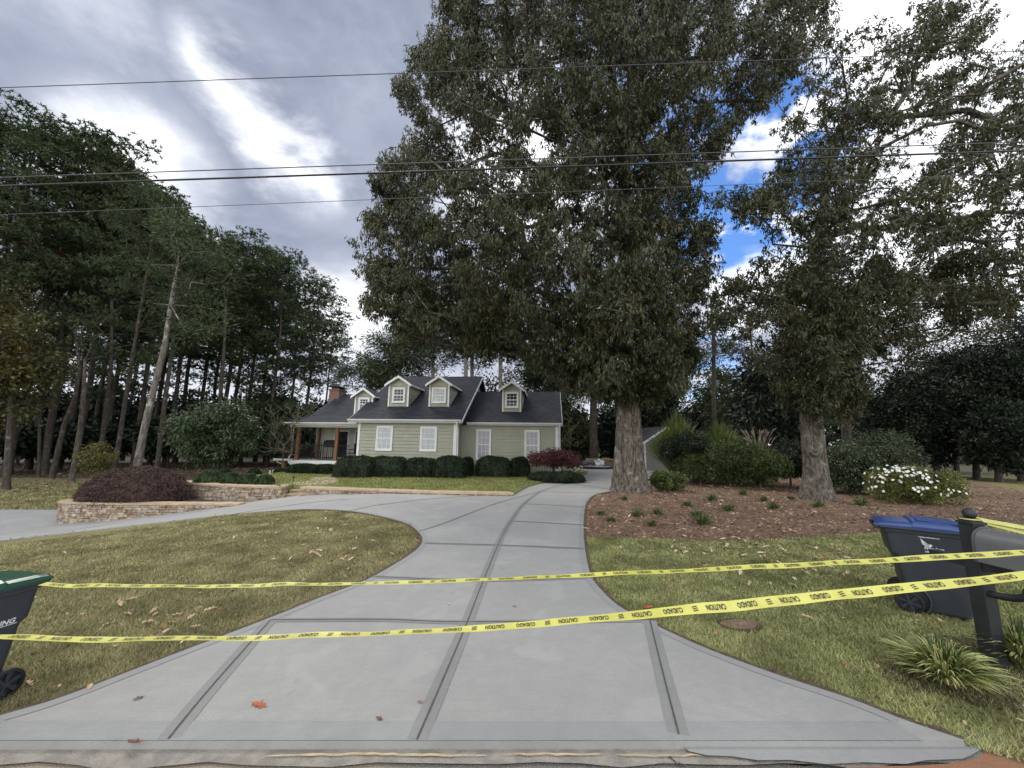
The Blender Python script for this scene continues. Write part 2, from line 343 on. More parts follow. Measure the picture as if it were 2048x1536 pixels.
def skeleton(trunk, tr, targets, tip=.012, seg=.9, first=2, power=.5, rng=None, sides=5, jag=.12, cap=None):
    """trunk polyline with radii tr; each target is joined to its nearest node by a jittered limb; radii follow the load carried"""
    N = [np.array(p, float) for p in trunk]; par = [-1] + list(range(len(trunk) - 1)); nt_ = len(trunk); PL = [0.] * nt_
    T = np.asarray(targets); hub = N[-1]; order = np.argsort(np.linalg.norm(T - N[nt_ // 2], axis=1)); ends = []
    for k in order:
        t = T[k]; A = np.array(N[first:]); cost = np.linalg.norm(A - t, axis=1) + np.maximum(0, A[:, 2] - t[2]) * .8 + .38 * np.array(PL[first:])
        j = int(np.argmin(cost)) + first; a = N[j]; dist = np.linalg.norm(t - a); m = max(1, int(dist / seg)); cur = j
        for q in range(1, m + 1):
            f = q / m; p = a + (t - a) * f; p[2] += .10 * dist * math.sin(math.pi * f)
            if q < m: p = p + rng.normal(size=3) * jag * seg
            N.append(p); par.append(cur); PL.append(PL[cur] + dist / m); cur = len(N) - 1
        ends.append(cur)
    load = np.zeros(len(N)); 
    for e in ends: load[e] += 1
    for i in range(len(N) - 1, 0, -1): load[par[i]] += load[i] if i >= 1 else 0
    rad = tip * np.maximum(load, 1) ** power
    for i in range(nt_): rad[i] = tr[i]
    if cap: rad[nt_:] = np.minimum(rad[nt_:], cap)
    N = np.array(N); par = np.array(par); I = np.arange(nt_, len(N)); P0 = N[par[I]]; P1 = N[I]; r1 = rad[I]; r0 = np.where(par[I] < nt_, r1 * 1.25, rad[par[I]]); big = np.zeros(len(N)); np.maximum.at(big, par[I], r1); r0 = np.where((par[I] >= nt_) & (r1 >= big[par[I]] - 1e-9), r0, np.minimum(r0, r1 * 1.5))
    d = unit(P1 - P0); u = unit(np.cross(d, np.array([.3, .2, .9]))); w = np.cross(d, u); a = 2 * np.pi * np.arange(sides) / sides
    ring = u[:, None, :] * np.cos(a)[None, :, None] + w[:, None, :] * np.sin(a)[None, :, None]
    V = np.concatenate([P0[:, None] + ring * r0[:, None, None], P1[:, None] + ring * r1[:, None, None]], 1).reshape(-1, 3)
    b = (np.arange(len(I)) * 2 * sides)[:, None, None]; k = np.arange(sides)
    q = np.stack([k, (k + 1) % sides, (k + 1) % sides + sides, k + sides], 1)[None]; Fc = (b + q).reshape(-1, 4)
    return V, Fc
def trunk_mesh(trunk, tr, rng, sides=28, flare=1.5, rough=.06, lobes=0., step=.12):
    """a bark-ridged trunk with root flare"""
    P = np.array(trunk, float); seg = np.linalg.norm(np.diff(P, axis=0), axis=1); s = np.concatenate([[0], np.cumsum(seg)]); n = max(6, int(s[-1] / step)); q = np.linspace(0, s[-1], n)
    X = np.stack([np.interp(q, s, P[:, i]) for i in range(3)], 1); r = np.interp(q, s, tr)
    a = np.linspace(0, 2 * np.pi, sides, endpoint=False); ph = rng.random(6) * 6.28
    V = []
    for i in range(n):
        fl = 1 + (flare - 1) * math.exp(-q[i] / .45); ro = np.cos(a * 5 + ph[0]) * .10 * math.exp(-q[i] / .5) * (flare > 1.05)
        rr = r[i] * (fl + ro + lobes * np.cos(2 * a + .6) + rough * np.sin(a * 9 + ph[1] + .6 * math.sin(q[i] * .8)) * .5 + rough * rng.normal(size=sides) * .35 + .04 * math.sin(q[i] * 2.1 + ph[2]))
        V.append(np.stack([X[i, 0] + rr * np.cos(a), X[i, 1] + rr * np.sin(a), np.full(sides, X[i, 2])], 1))
    V = np.concatenate(V); k = np.arange(sides); Fq = np.stack([k, (k + 1) % sides, (k + 1) % sides + sides, k + sides], 1)
    Fc = (np.arange(n - 1)[:, None, None] * sides + Fq[None]).reshape(-1, 4); return V, Fc
def join(*vf):
    V = []; Fc = []; n = 0
    for v, f in vf: V.append(v); Fc.append(f + n); n += len(v)
    return np.concatenate(V), np.concatenate(Fc)
# ================================================================== SETTING
m, b, p, o = new_mat('lawn_soil')
t = b.n('ShaderNodeTexCoord').outputs['Object']
f1 = b.rng(b.noise(t, .7, 5, .6), .35, .65); f2 = b.rng(b.noise(t, 14, 6, .7), .3, .7); f3 = b.rng(b.noise(t, 70, 3, .7), .3, .7)
g = b.mix(f1, c4((.19, .185, .08)), c4((.28, .25, .13))); g = b.mix(b.math('MULTIPLY', f2, .6), g, c4((.12, .11, .05))); g = b.mix(b.math('MULTIPLY', f3, .5), g, c4((.34, .31, .17)))
b.put(p.inputs['Base Color'], g); p.inputs['Roughness'].default_value = .95; p.inputs['Specular IOR Level'].default_value = .1
bm_ = b.n('ShaderNodeBump'); bm_.inputs['Strength'].default_value = .8; bm_.inputs['Distance'].default_value = .03; b.put(bm_.inputs['Height'], b.noise(t, 45, 6, .7)); b.put(p.inputs['Normal'], bm_.outputs[0])
MT['lawn'] = m
xs = np.unique(np.concatenate([np.arange(-30, 30.01, .5), -30 - np.cumsum(np.linspace(1, 60, 26)), 30 + np.cumsum(np.linspace(1, 60, 26))]))
ys = np.unique(np.concatenate([np.concatenate([[2.55, 2.66, 2.9], np.arange(3.0, 34.01, .5)]), 34 + np.cumsum(np.linspace(1, 60, 28)), [-60, -30, -12, -8]]))
gx, gy = np.meshgrid(xs, ys); gz = G(gx, gy); gz[(gy < 2.62) | ((gy < 2.95) & (gx > -4.6) & (gx < 3.05))] = -.08
V = np.stack([gx.ravel(), gy.ravel(), gz.ravel()], 1); nx = len(xs); I = np.arange((len(ys) - 1) * nx).reshape(-1, nx)[:, :-1].ravel()
go = np_obj('ground', V, np.stack([I, I + 1, I + 1 + nx, I + nx], 1), MT['lawn'], smooth=True); tag(go, kind='structure')
# road
def concrete(name, c1, c2, stain=.5, sc_=1.):
    m, b, p, o = new_mat(name); t = b.n('ShaderNodeTexCoord').outputs['Object']
    q = b.n('ShaderNodeMapping'); b.put(q.inputs[0], t); q.inputs['Scale'].default_value = (1.2, 60, 1)
    br = b.rng(b.noise(q.outputs[0], 1.6, 4, .6), .3, .7); big = b.rng(b.noise(t, .55 * sc_, 5, .6, .4), .3, .7); fine = b.rng(b.noise(t, 90, 4, .7), .3, .7)
    g = b.mix(big, c4(c1), c4(c2)); g = b.mix(b.math('MULTIPLY', br, .22), g, c4(tuple(x * 1.25 for x in c1))); g = b.mix(b.math('MULTIPLY', fine, .25), g, c4(tuple(x * .72 for x in c2)))
    mo = b.rng(b.noise(t, 6.5, 7, .72, .5), .35, .65); g = b.mix(b.math('MULTIPLY', mo, .28), g, c4(tuple(x * .86 for x in c2))); wt = b.rng(b.noise(t, 1.1, 3, .5, 1.2), .56, .66); g = b.mix(b.math('MULTIPLY', wt, .30), g, c4(tuple(x * 1.12 for x in c1)))
    sp = b.rng(b.noise(t, 2.6, 8, .75), .60, .72); g = b.mix(b.math('MULTIPLY', sp, stain), g, c4(tuple(x * .78 for x in c2)))
    br2 = b.rng(b.noise(t, 1.9, 5, .6, .8), .66, .74); g = b.mix(b.math('MULTIPLY', br2, .30), g, c4((.22, .17, .12)))
    b.put(p.inputs['Base Color'], g); p.inputs['Roughness'].default_value = .85; p.inputs['Specular IOR Level'].default_value = .3
    bm = b.n('ShaderNodeBump'); bm.inputs['Strength'].default_value = .35; bm.inputs['Distance'].default_value = .004; b.put(bm.inputs['Height'], b.math('ADD', b.math('MULTIPLY', br, .6), fine)); b.put(p.inputs['Normal'], bm.outputs[0])
    return m
MT['conc'] = concrete('broom_finished_concrete', (.375, .372, .362), (.30, .30, .296))
MT['concd'] = concrete('trowelled_joint_concrete', (.275, .276, .272), (.23, .231, .228))
MT['conce'] = concrete('trowelled_edge_concrete', (.325, .328, .328), (.272, .276, .278))
MT['groove'] = mat('joint_groove', (.10, .10, .098), (.07, .07, .068), 20, .9)
m, b, p, o = new_mat('weathered_asphalt'); t = b.n('ShaderNodeTexCoord').outputs['Object']
sep_ = b.n('ShaderNodeSeparateXYZ'); b.put(sep_.inputs[0], t)
v = b.n('ShaderNodeTexVoronoi'); v.inputs['Scale'].default_value = 95; b.put(v.inputs['Vector'], t)
ag = b.rng(v.outputs['Distance'], .1, .55); big = b.rng(b.noise(t, 1.3, 6, .65), .4, .6)
g = b.mix(ag, c4((.30, .28, .26)), c4((.12, .12, .12))); tan = b.mix(ag, c4((.40, .34, .26)), c4((.26, .22, .165)))
lx = b.rng(b.math('ADD', sep_.outputs[0], b.math('MULTIPLY', b.noise(t, 2, 4), 1.4)), -.6, .8)
g = b.mix(b.math('MAXIMUM', b.math('MULTIPLY', big, .45), b.math('SUBTRACT', 1., lx)), g, tan)
b.put(p.inputs['Base Color'], g); p.inputs['Roughness'].default_value = .9
bm_ = b.n('ShaderNodeBump'); bm_.inputs['Strength'].default_value = .7; bm_.inputs['Distance'].default_value = .006; b.put(bm_.inputs['Height'], ag); b.put(p.inputs['Normal'], bm_.outputs[0])
MT['road'] = m
flat = lambda x, y: np.zeros_like(np.asarray(x, float))
rng0 = np.random.default_rng(4)
ed = [(x, 2.69 + .018 * x + .035 * math.sin(x * 2.3) + .02 * rng0.normal()) for x in np.arange(-14, 14.1, .22)]
road = sheet('road', [(-60, -5.5), (60, -5.5), (60, 2.6)] + [(x, y) for x, y in ed[::-1]] + [(-60, 2.6)], flat, -.03, MT['road'], step=2.0); tag(road, kind='structure')
MT['clay'] = mat('red_clay_soil', (.34, .15, .075), (.27, .16, .10), 3, .95, bump=.8, bscale=40)
MT['gutter'] = mat('gutter_grit', (.37, .34, .30), (.27, .25, .225), 6, .95, bump=.9, bscale=60, lo=.4, hi=.6)
verge = sheet('verge', [(-12, 2.40)] + [(x, 2.63 + .018 * x + .015 * rng0.normal()) for x in np.arange(-11.8, 12, .25)] + [(12, 2.8), (12, 3.1), (-12, 2.9)], flat, -.016, MT['gutter'], step=.5); tag(verge, kind='structure')
MT['sand'] = mat('pale_sand', (.55, .44, .28), (.42, .33, .22), 8, .95, bump=.6, bscale=60)
mbs = MB()
for x0, x1 in ((-1.5, -.75), (-.95, -.1), (-.05, .62), (.68, 1.25)):
    L = [(x, 2.695 + .018 * x + .006 * math.sin(x * 5) + .004 * rng0.normal()) for x in np.arange(x0, x1, .06)]
    n = len(L); vs = []
    for i, (x, y) in enumerate(L):
        w = .016 * math.sin(math.pi * i / (n - 1)) ** .3 * rng0.uniform(.5, 1.2); vs += [(x, y - w / 2, -.008), (x, y + w / 2, -.006)]
    mbs.add(vs, [(2 * i, 2 * i + 2, 2 * i + 3, 2 * i + 1) for i in range(n - 1)])
tag(mbs.build('sand_streak', MT['sand']), kind='structure')
patch = [(1.15, 2.735), (1.25, 2.705), (1.4, 2.70), (1.55, 2.672), (1.75, 2.678), (1.95, 2.65), (2.2, 2.668), (2.45, 2.66), (2.6, 2.69), (2.85, 2.705), (2.95, 2.74), (3.1, 2.80), (2.9, 2.86), (1.1, 2.86)]
tag(sheet('gutter_patch', patch, flat, -.002, MT['conce'], step=.15), kind='structure')
cl = [(1.6, 2.58), (2.1, 2.64), (2.6, 2.665), (2.95, 2.72), (3.3, 2.84), (4.6, 3.0), (4.6, 2.3), (1.7, 2.3)]
tag(sheet('bare_clay', smoothline(cl + [cl[0]], 3)[:-1], flat, -.010, MT['clay'], step=.2), kind='structure')
mbc = MB()
for path in ([(-1.95, 2.66), (-2.05, 2.62), (-2.2, 2.58), (-2.3, 2.5)], [(1.02, 2.71), (1.05, 2.66), (1.15, 2.60), (1.12, 2.5), (1.2, 2.4)]):
    L = smoothline(path, 8); L = [q + rng0.normal(size=2) * .008 for q in L]; ribbon(mbc, L, .010, flat, -.024 if path[0][0] < 0 else -.012)
tag(mbc.build('road_cracks', MT['groove']), kind='structure')
# driveway outline, surveyed on the terrain
left_px = [(-260, 1540), (-120, 1480), (0, 1440), (130, 1400), (330, 1322), (530, 1245), (640, 1200), (730, 1165), (790, 1132), (830, 1105), (845, 1085), (838, 1068), (815, 1050), (770, 1037), (720, 1027), (650, 1021), (590, 1021), (500, 1027), (400, 1037), (250, 1054), (120, 1068), (0, 1082), (-150, 1102)]
LP = [gp(*q) for q in left_px]
top_px = [(-150, 1024), (0, 1021), (128, 1021), (150, 1024)]
wall_px = [(135, 1044), (270, 1031), (400, 1015), (478, 1007), (560, 998), (600, 992), (700, 991), (850, 990), (1000, 989), (1027, 988)]
right_up = [(1056, 975), (1088, 966.5), (1120, 960), (1152, 955), (1172, 950.5), (1176, 946), (1165, 942), (1150, 939), (1135, 937)]
back = [(1200, 936), (1290, 937.5), (1400, 938), (1480, 942)]
right_dn = [(1400, 958), (1350, 966), (1296, 973), (1260, 983), (1223, 984), (1191, 991), (1175, 1003), (1169, 1024), (1167, 1060), (1170, 1100), (1180, 1150), (1197, 1178), (1235, 1215), (1290, 1245), (1350, 1275), (1430, 1310), (1550, 1355), (1700, 1405), (1800, 1445), (1930, 1490)]
RD = [gp(*q) for q in right_dn]
yb = float(gp(900, 1493)[1])
poly = [q[:2] for q in smoothline([p_[:2] for p_ in LP], 4)] + [gp(*q)[:2] for q in top_px] + [gp(*q)[:2] for q in wall_px] + [gp(*q)[:2] for q in right_up] + [gp(*q)[:2] for q in back] + [q[:2] for q in smoothline([p_[:2] for p_ in RD], 4)]
poly = [q for q in poly if q[1] > 2.76 + .018 * q[0]]
poly += [np.array([2.98, 2.803]), np.array([-5.6, 2.65])]
DRIVE = np.array(poly)
drive = sheet('driveway', poly, G, .03, MT['conc'], step=.35, thick=.12); tag(drive, kind='structure')
# joints
def pxline(px, n=6): return [q[:2] for q in smoothline([gp(*p_)[:2] for p_ in px], n)]
J = [[(833, 1492), (870, 1405), (930, 1262), (965, 1170), (1000, 1085), (1022, 1045), (1048, 1010), (1080, 985)],
     [(335, 1490), (420, 1385), (540, 1247)],
     [(1358, 1480), (1330, 1370), (1300, 1247)]]
T = [[(540, 1247), (760, 1246), (930, 1251), (1290, 1247)], [(745, 1158), (960, 1166), (1185, 1160)], [(848, 1090), (995, 1094), (1168, 1101)],
     [(838, 1066), (900, 1045), (990, 1010), (1080, 985)], [(1022, 1045), (1100, 1049), (1168, 1053)], [(1048, 1010), (1110, 1013), (1172, 1017)], [(1080, 985), (1140, 987), (1205, 987)],
     [(700, 1024), (760, 1012), (860, 1000), (960, 993)], [(470, 1030), (600, 1010), (700, 1000)], [(40, 1077), (250, 1044), (420, 1022)], [(1080, 985), (1130, 970), (1225, 955)], [(1110, 962), (1165, 972), (1220, 980)]]
mj = MB(); mg = MB(); me_ = MB()
for i, l in enumerate(J): L = pxline(l); ribbon(mj, L, .135, G, .034); ribbon(mg, L, .013, G, .038)
for i, l in enumerate(T): L = pxline(l); ribbon(mj, L, .09 if i < 3 else .05, G, .0345); ribbon(mg, L, .012, G, .0385)
for P_ in (LP[2:16], RD[4:-1]):
    L = smoothline([q[:2] for q in P_], 5); sgn = -1
    L2 = []
    for i in range(len(L)):
        d = L[min(i + 1, len(L) - 1)] - L[max(i - 1, 0)]; d = d / np.linalg.norm(d); L2.append(L[i] + np.array([d[1], -d[0]]) * .055 * 1)
    ribbon(me_, L2, .09, G, .0335)
MT['edgesoil'] = mat('dark_edge_soil', (.075, .05, .033), (.13, .095, .06), 18, .95, bump=.8)
mes = MB()
for P_ in (LP[1:17], RD[0:]):
    L = densify(smoothline([q[:2] for q in P_], 5), .12, closed=False); L2 = []
    for i in range(len(L)):
        d = L[min(i + 1, len(L) - 1)] - L[max(i - 1, 0)]; d = d / (np.linalg.norm(d) + 1e-9); L2.append(L[i] + np.array([-d[1], d[0]]) * (.022 + .012 * rng0.normal()))
    ribbon(mes, L2, .075, G, .026)
tag(mes.build('edge_soil', MT['edgesoil']), kind='structure')
ribbon(me_, [(-5.4, 2.74), (2.70, 2.885)], .17, G, .0336)
tag(me_.build('driveway_border', MT['conce']), kind='structure'); tag(mj.build('driveway_joints', MT['concd']), kind='structure'); tag(mg.build('driveway_grooves', MT['groove']), kind='structure')
# upper lawn behind the walls
caps_px = [(359, 964), (400, 969), (470, 973), (559, 974.5)]
ct = lambda x, y: .25
UW = [gp(x, y, ct) for x, y in caps_px]                     # left stone wall, front edge of the cap
FWp = [gp(x, y, ct) for x, y in [(601, 976), (700, 980), (850, 985), (1000, 988), (1026, 988)]]
ups = [q[:2] for q in UW] + [q[:2] for q in FWp] + [gp(*q)[:2] for q in right_up] + [np.array([5.2, 40.]), np.array([-22., 40.]), np.array([-19., 22.]), np.array([-13.5, 15.])]
ups2 = [np.array(q) for q in ups]
for i in range(4, 9): ups2[i] = ups2[i] + np.array([0, .12])
for i in range(0, 4): ups2[i] = ups2[i] + np.array([0, .12])
ups2[4:4] = [UW[-1][:2] + np.array([.05, .78]), FWp[0][:2] + np.array([.0, .78])]
def ULZ2(x, y): return ULZ(x, y)
MT['lawnU'] = mat('upper_lawn_soil', (.19, .21, .065), (.25, .24, .09), 1.2, .95, bump=.8, bscale=45, lo=.3, hi=.7)
ul = sheet('upper_lawn', ups2, ULZ2, .0, MT['lawnU'], step=.6, thick=.25); tag(ul, kind='structure')
UPOLY = np.array(ups2)
# mulch bed on the right
bed_px = [(1172, 1074), (1300, 1078), (1420, 1083), (1560, 1078), (1700, 1070), (1850, 1062), (2048, 1046), (2250, 1030), (2250, 975), (2048, 983), (1900, 952), (1800, 938)]
BED = [gp(*q)[:2] for q in bed_px] + [np.array([20., 30.]), np.array([9.5, 30.]), gp(1400, 959)[:2], gp(1350, 967)[:2], gp(1296, 974)[:2], gp(1262, 985)[:2], gp(1225, 985)[:2], gp(1192, 992)[:2], gp(1177, 1003)[:2], gp(1171, 1024)[:2], gp(1169, 1060)[:2]]
BED = [np.array(q) for q in BED]
MT['mulch'] = mat('pine_straw_mulch', (.26, .17, .12), (.16, .105, .075), 22, .95, bump=1., bscale=90)
bed = sheet('mulch_bed', BED, G, .012, MT['mulch'], step=.5); tag(bed, kind='structure')
MT['forest'] = mat('woodland_floor_litter', (.085, .06, .035), (.05, .05, .022), 1.2, .95, bump=1., bscale=12)
fl = sheet('woodland_floor', [(-90, 26), (-34, 27.5), (-20, 27.5), (-15, 31), (-9, 36), (0, 38), (12, 36), (30, 30), (90, 26), (90, 120), (-90, 120)], G, .01, MT['forest'], step=3.); tag(fl, kind='structure')
MT['flag'] = mat('flagstone_paving', (.52, .43, .34), (.40, .31, .24), 4, .9, bump=.5, bscale=10, lo=.45, hi=.55)
wk = [(606, 969.5), (561, 969.5), (590, 965), (618, 962), (628, 955), (673, 954), (677, 963), (650, 970)]
walk = sheet('garden_path', [gp(x, y, ct)[:2] for x, y in wk], ULZ2, .014, MT['flag'], step=.4, thick=.03); tag(walk, kind='structure')
# ------------------------------------------------------------------ stone walls
stone_m = island_mat('stacked_ledge_stone', [(0, (.20, .14, .10)), (.35, (.33, .25, .18)), (.6, (.46, .37, .27)), (.8, (.30, .27, .25)), (1, (.58, .50, .38))], trans=0, nscale=2.5, ndark=.85, rough=.9, spec=.2, bump=.5)
MT['mortar'] = mat('wall_mortar', (.13, .10, .08), (.09, .07, .055), 10, .95)
MT['cap'] = mat('sandstone_cap', (.50, .39, .26), (.40, .30, .20), 3, .85, bump=.35, bscale=14)
def stone_wall(name, label, line, ztop, zbot, th=.34, seed=1, capover=.04, root=None, cap=True):
    rnd = random.Random(seed); L = [np.array(q[:2], float) for q in line]; s = np.concatenate([[0], np.cumsum([np.linalg.norm(L[i + 1] - L[i]) for i in range(len(L) - 1)])]); A = np.array(L)
    def P(u): return np.array([np.interp(u, s, A[:, 0]), np.interp(u, s, A[:, 1])])
    def Nn(u): d = P(min(u + .05, s[-1])) - P(max(u - .05, 0)); d /= np.linalg.norm(d) + 1e-9; return np.array([-d[1], d[0]])  # left of travel = inwards
    root = root or thing(name, label, 'stone wall', (P(s[-1] / 2)[0], P(s[-1] / 2)[1], 0)); ox, oy = root.location.x, root.location.y
    core = MB(); u = 0.; n = max(2, int(s[-1] / .3)); vs = []
    for i in range(n + 1):
        q = P(s[-1] * i / n); nn = Nn(s[-1] * i / n); a = q + nn * .03; c = q + nn * (th - .03); zb = zbot(*q) - .12
        vs += [(a[0] - ox, a[1] - oy, zb), (c[0] - ox, c[1] - oy, zb), (c[0] - ox, c[1] - oy, ztop - .05), (a[0] - ox, a[1] - oy, ztop - .05)]
    fs = [(4 * i + k, 4 * i + (k + 1) % 4, 4 * i + 4 + (k + 1) % 4, 4 * i + 4 + k) for i in range(n) for k in range(4)] + [(3, 2, 1, 0), (4 * n, 4 * n + 1, 4 * n + 2, 4 * n + 3)]
    core.add(vs, fs); core.build('wall_core', MT['mortar'], root)
    st = MB()
    def stones(u0, u1, off, side):
        z = ztop - .055; zmin = min(zbot(*P(u)) for u in np.linspace(0, s[-1], 12)) - .05
        while z > zmin:
            h = rnd.choice([.05, .065, .08, .10, .055]); u = u0
            while u < u1:
                w = rnd.uniform(.09, .34); uu = min(u + w, u1); um = (u + uu) / 2
                if z > zbot(*P(um)) - .02:
                    pr = rnd.uniform(.0, .03); g_ = .008; hh = h - rnd.uniform(.006, .014); z1 = z - rnd.uniform(0, .006)
                    pts = []
                    for uq in (u + g_, uu - g_):
                        q = P(uq); nn = Nn(uq) * side; e = q + (Nn(uq) * th if side < 0 else 0)
                        pts.append((e - nn * pr, e + nn * .05))
                    (a0, b0), (a1, b1) = pts; j = [rnd.uniform(-.008, .008) for _ in range(4)]
                    vs = [(a0[0], a0[1], z1 + j[0]), (a1[0], a1[1], z1 + j[1]), (a1[0], a1[1], z1 - hh + j[2]), (a0[0], a0[1], z1 - hh + j[3]), (b0[0], b0[1], z1), (b1[0], b1[1], z1), (b1[0], b1[1], z1 - hh), (b0[0], b0[1], z1 - hh)]
                    st.add([(v[0] - ox, v[1] - oy, v[2]) for v in vs], [(0, 1, 2, 3), (0, 4, 5, 1), (3, 2, 6, 7), (0, 3, 7, 4), (1, 5, 6, 2)])
                u = uu
            z -= h
    stones(0, s[-1], 0, 1)
    st.build('stone_facing', stone_m, root)
    if cap:
        cp = MB(); u = 0.
        while u < s[-1] - .02:
            w = rnd.uniform(.5, .9); uu = min(u + w, s[-1]); vs = []; k = 4
            for i in range(k + 1):
                uq = u + .004 + (uu - u - .008) * i / k; q = P(uq); nn = Nn(uq); a = q - nn * (capover + rnd.uniform(-.004, .004)); c = q + nn * (th + capover)
                vs += [(a[0] - ox, a[1] - oy, ztop - .05), (c[0] - ox, c[1] - oy, ztop - .05), (c[0] - ox, c[1] - oy, ztop + .012), (a[0] - ox, a[1] - oy, ztop + .012)]
            cp.add(vs, [(4 * i + e, 4 * i + (e + 1) % 4, 4 * i + 4 + (e + 1) % 4, 4 * i + 4 + e) for i in range(k) for e in range(4)] + [(3, 2, 1, 0), (4 * k, 4 * k + 1, 4 * k + 2, 4 * k + 3)])
            u = uu
        cp.build('wall_cap', MT['cap'], root)
    return root
# travel from left to right so that the inside is on the left (behind)
stone_wall('stone_wall', 'low stacked stone wall with tan cap holding up the lawn in front of the house', smoothline([q[:2] for q in FWp], 4), .28, G, seed=3)
wr = UW[-1]; stone_wall('stone_wall', 'curved stacked stone wall behind the purple maple, left of the steps', smoothline([gp(330, 962, ct)[:2]] + [q[:2] for q in UW] + [np.array([wr[0] + .02, wr[1] + .5])], 4), .28, G, seed=5)
pz = lambda x, y: -.14
PLp = [gp(130, 1004, pz), gp(200, 1006, pz), gp(300, 1007, pz), gp(400, 1007.5, pz), gp(478, 1008, pz)]
pl = PLp[0][:2]
ring = [pl + np.array([2.6, 1.75]), pl + np.array([1.1, 1.6]), pl + np.array([.1, 1.15]), pl + np.array([-.42, .7]), pl + np.array([-.45, .28])] + [q[:2] for q in PLp]
stone_wall('stone_planter', 'low curved stacked stone planter wall around the purple weeping maple', smoothline(ring, 5), -.14, G, seed=7)
MT['darkmulch'] = mat('dark_mulch', (.045, .028, .024), (.025, .017, .015), 20, .95, bump=1., bscale=60)
bedp = [q[:2] + np.array([0, .2]) for q in PLp] + [np.array([PLp[-1][0] - .3, PLp[-1][1] + .6]), np.array([-11.2, 14.3]), pl + np.array([2.4, 1.65]), pl + np.array([1.2, 1.5]), pl + np.array([.2, 1.05]), pl + np.array([-.2, .6])]
tag(sheet('planter_soil', bedp, lambda x, y: -.22, 0, MT['darkmulch'], step=.5), kind='structure')
# steps between the walls
sr = thing('stone_steps', 'three stone steps between the two retaining walls', 'steps', (UW[-1][0] + .45, UW[-1][1] + .1, -.15))
x0, x1 = UW[-1][0] + .08, FWp[0][0] - .02; y0 = UW[-1][1]
for i in range(3):
    tr_ = MB(); z = -.14 + .12 * i; tr_.box(x0 - sr.location.x, x1 - sr.location.x, y0 + .02 + .24 * i - sr.location.y, y0 + .7 - sr.location.y, z - .045 + .15, z + .15 + .01)
    tr_.build('tread', MT['cap'], sr)
    ri = MB(); ri.box(x0 - sr.location.x, x1 - sr.location.x, y0 + .05 + .24 * i - sr.location.y, y0 + .69 - sr.location.y, z - .25 + .15, z - .046 + .15); ri.build('riser', stone_m, sr)
# ------------------------------------------------------------------ grass blades
def turf(name, poly, zf, ndens, m, seed, dmax=14, h=.035, excl=None, label=None, n=100000):
    rng = np.random.default_rng(seed); A = np.array(poly); mn, mx = A.min(0), A.max(0)
    Pn = rng.uniform(mn, mx, (n * 6, 2)); d = np.linalg.norm(Pn, axis=1); keep = (rng.random(len(Pn)) < np.minimum(1, (ndens / d) ** 1.6)) & (d < dmax)
    # only where the photograph looks
    Pn = Pn[keep]; w = Pn[:, 1] * math.cos(_p); keep = np.abs(Pn[:, 0]) < w * 1.6 + 1; Pn = Pn[keep]
    Pn = Pn[inpoly(Pn, A)]
    if excl is not None: Pn = Pn[~inpoly(Pn, excl)]
    Pn = Pn[:n]; k = len(Pn); d = np.linalg.norm(Pn, axis=1)
    z = np.array(zf(Pn[:, 0], Pn[:, 1])); base = np.stack([Pn[:, 0], Pn[:, 1], z], 1)
    a = rng.random(k) * 6.283; lean = rng.uniform(.15, 1.0, k); hh = h * rng.uniform(.5, 1.35, k); wd_ = np.maximum(.0022, d * .0009) * rng.uniform(.7, 1.3, k)
    tip = base + np.stack([np.cos(a) * lean * hh * 1.5, np.sin(a) * lean * hh * 1.5, hh], 1); s = np.stack([-np.sin(a), np.cos(a), np.zeros(k)], 1) * wd_[:, None]
    V = np.stack([base - s, base + s, tip], 1).reshape(-1, 3); o = np_obj(name, V, np.arange(3 * k).reshape(k, 3), m)
    tag(o, label, 'grass', kind='stuff'); return o
isl = [q[:2] for q in smoothline([p_[:2] for p_ in LP], 3)] + [np.array([-14., 8.]), np.array([-9., 2.62])]
turf('lawn_grass', isl, G, 3.2, MT['turfL'], 1, label='short olive dormant grass on the left front lawn', n=330000, dmax=13, h=.03)
rl = [q[:2] for q in smoothline([p_[:2] for p_ in RD[8:]], 3)] + [np.array([3.3, 2.60]), np.array([7., 2.66]), np.array([20., 2.66]), np.array([20., 9.2])] + [gp(x, y)[:2] for x, y in [(2048, 1046), (1850, 1062), (1700, 1070), (1560, 1078), (1420, 1083), (1300, 1078), (1172, 1074)]]
turf('lawn_grass', rl, G, 3.2, MT['turfR'], 2, label='short green grass on the right lawn below the mulch bed', n=360000, dmax=17, h=.03)
turf('lawn_grass', [(-34, 9), (-16.2, 9), (-16.0, 13.5), (-13.8, 16), (-15, 25), (-34, 27)], G, 9, MT['turfL'], 4, label='coarser olive grass of the far left lawn before the wood', n=60000, dmax=38, h=.07, excl=DRIVE)
turf('lawn_grass', UPOLY, ULZ2, 9, MT['turfU'], 3, label='fresh green grass on the raised lawn before the house', n=110000, dmax=24, h=.05)
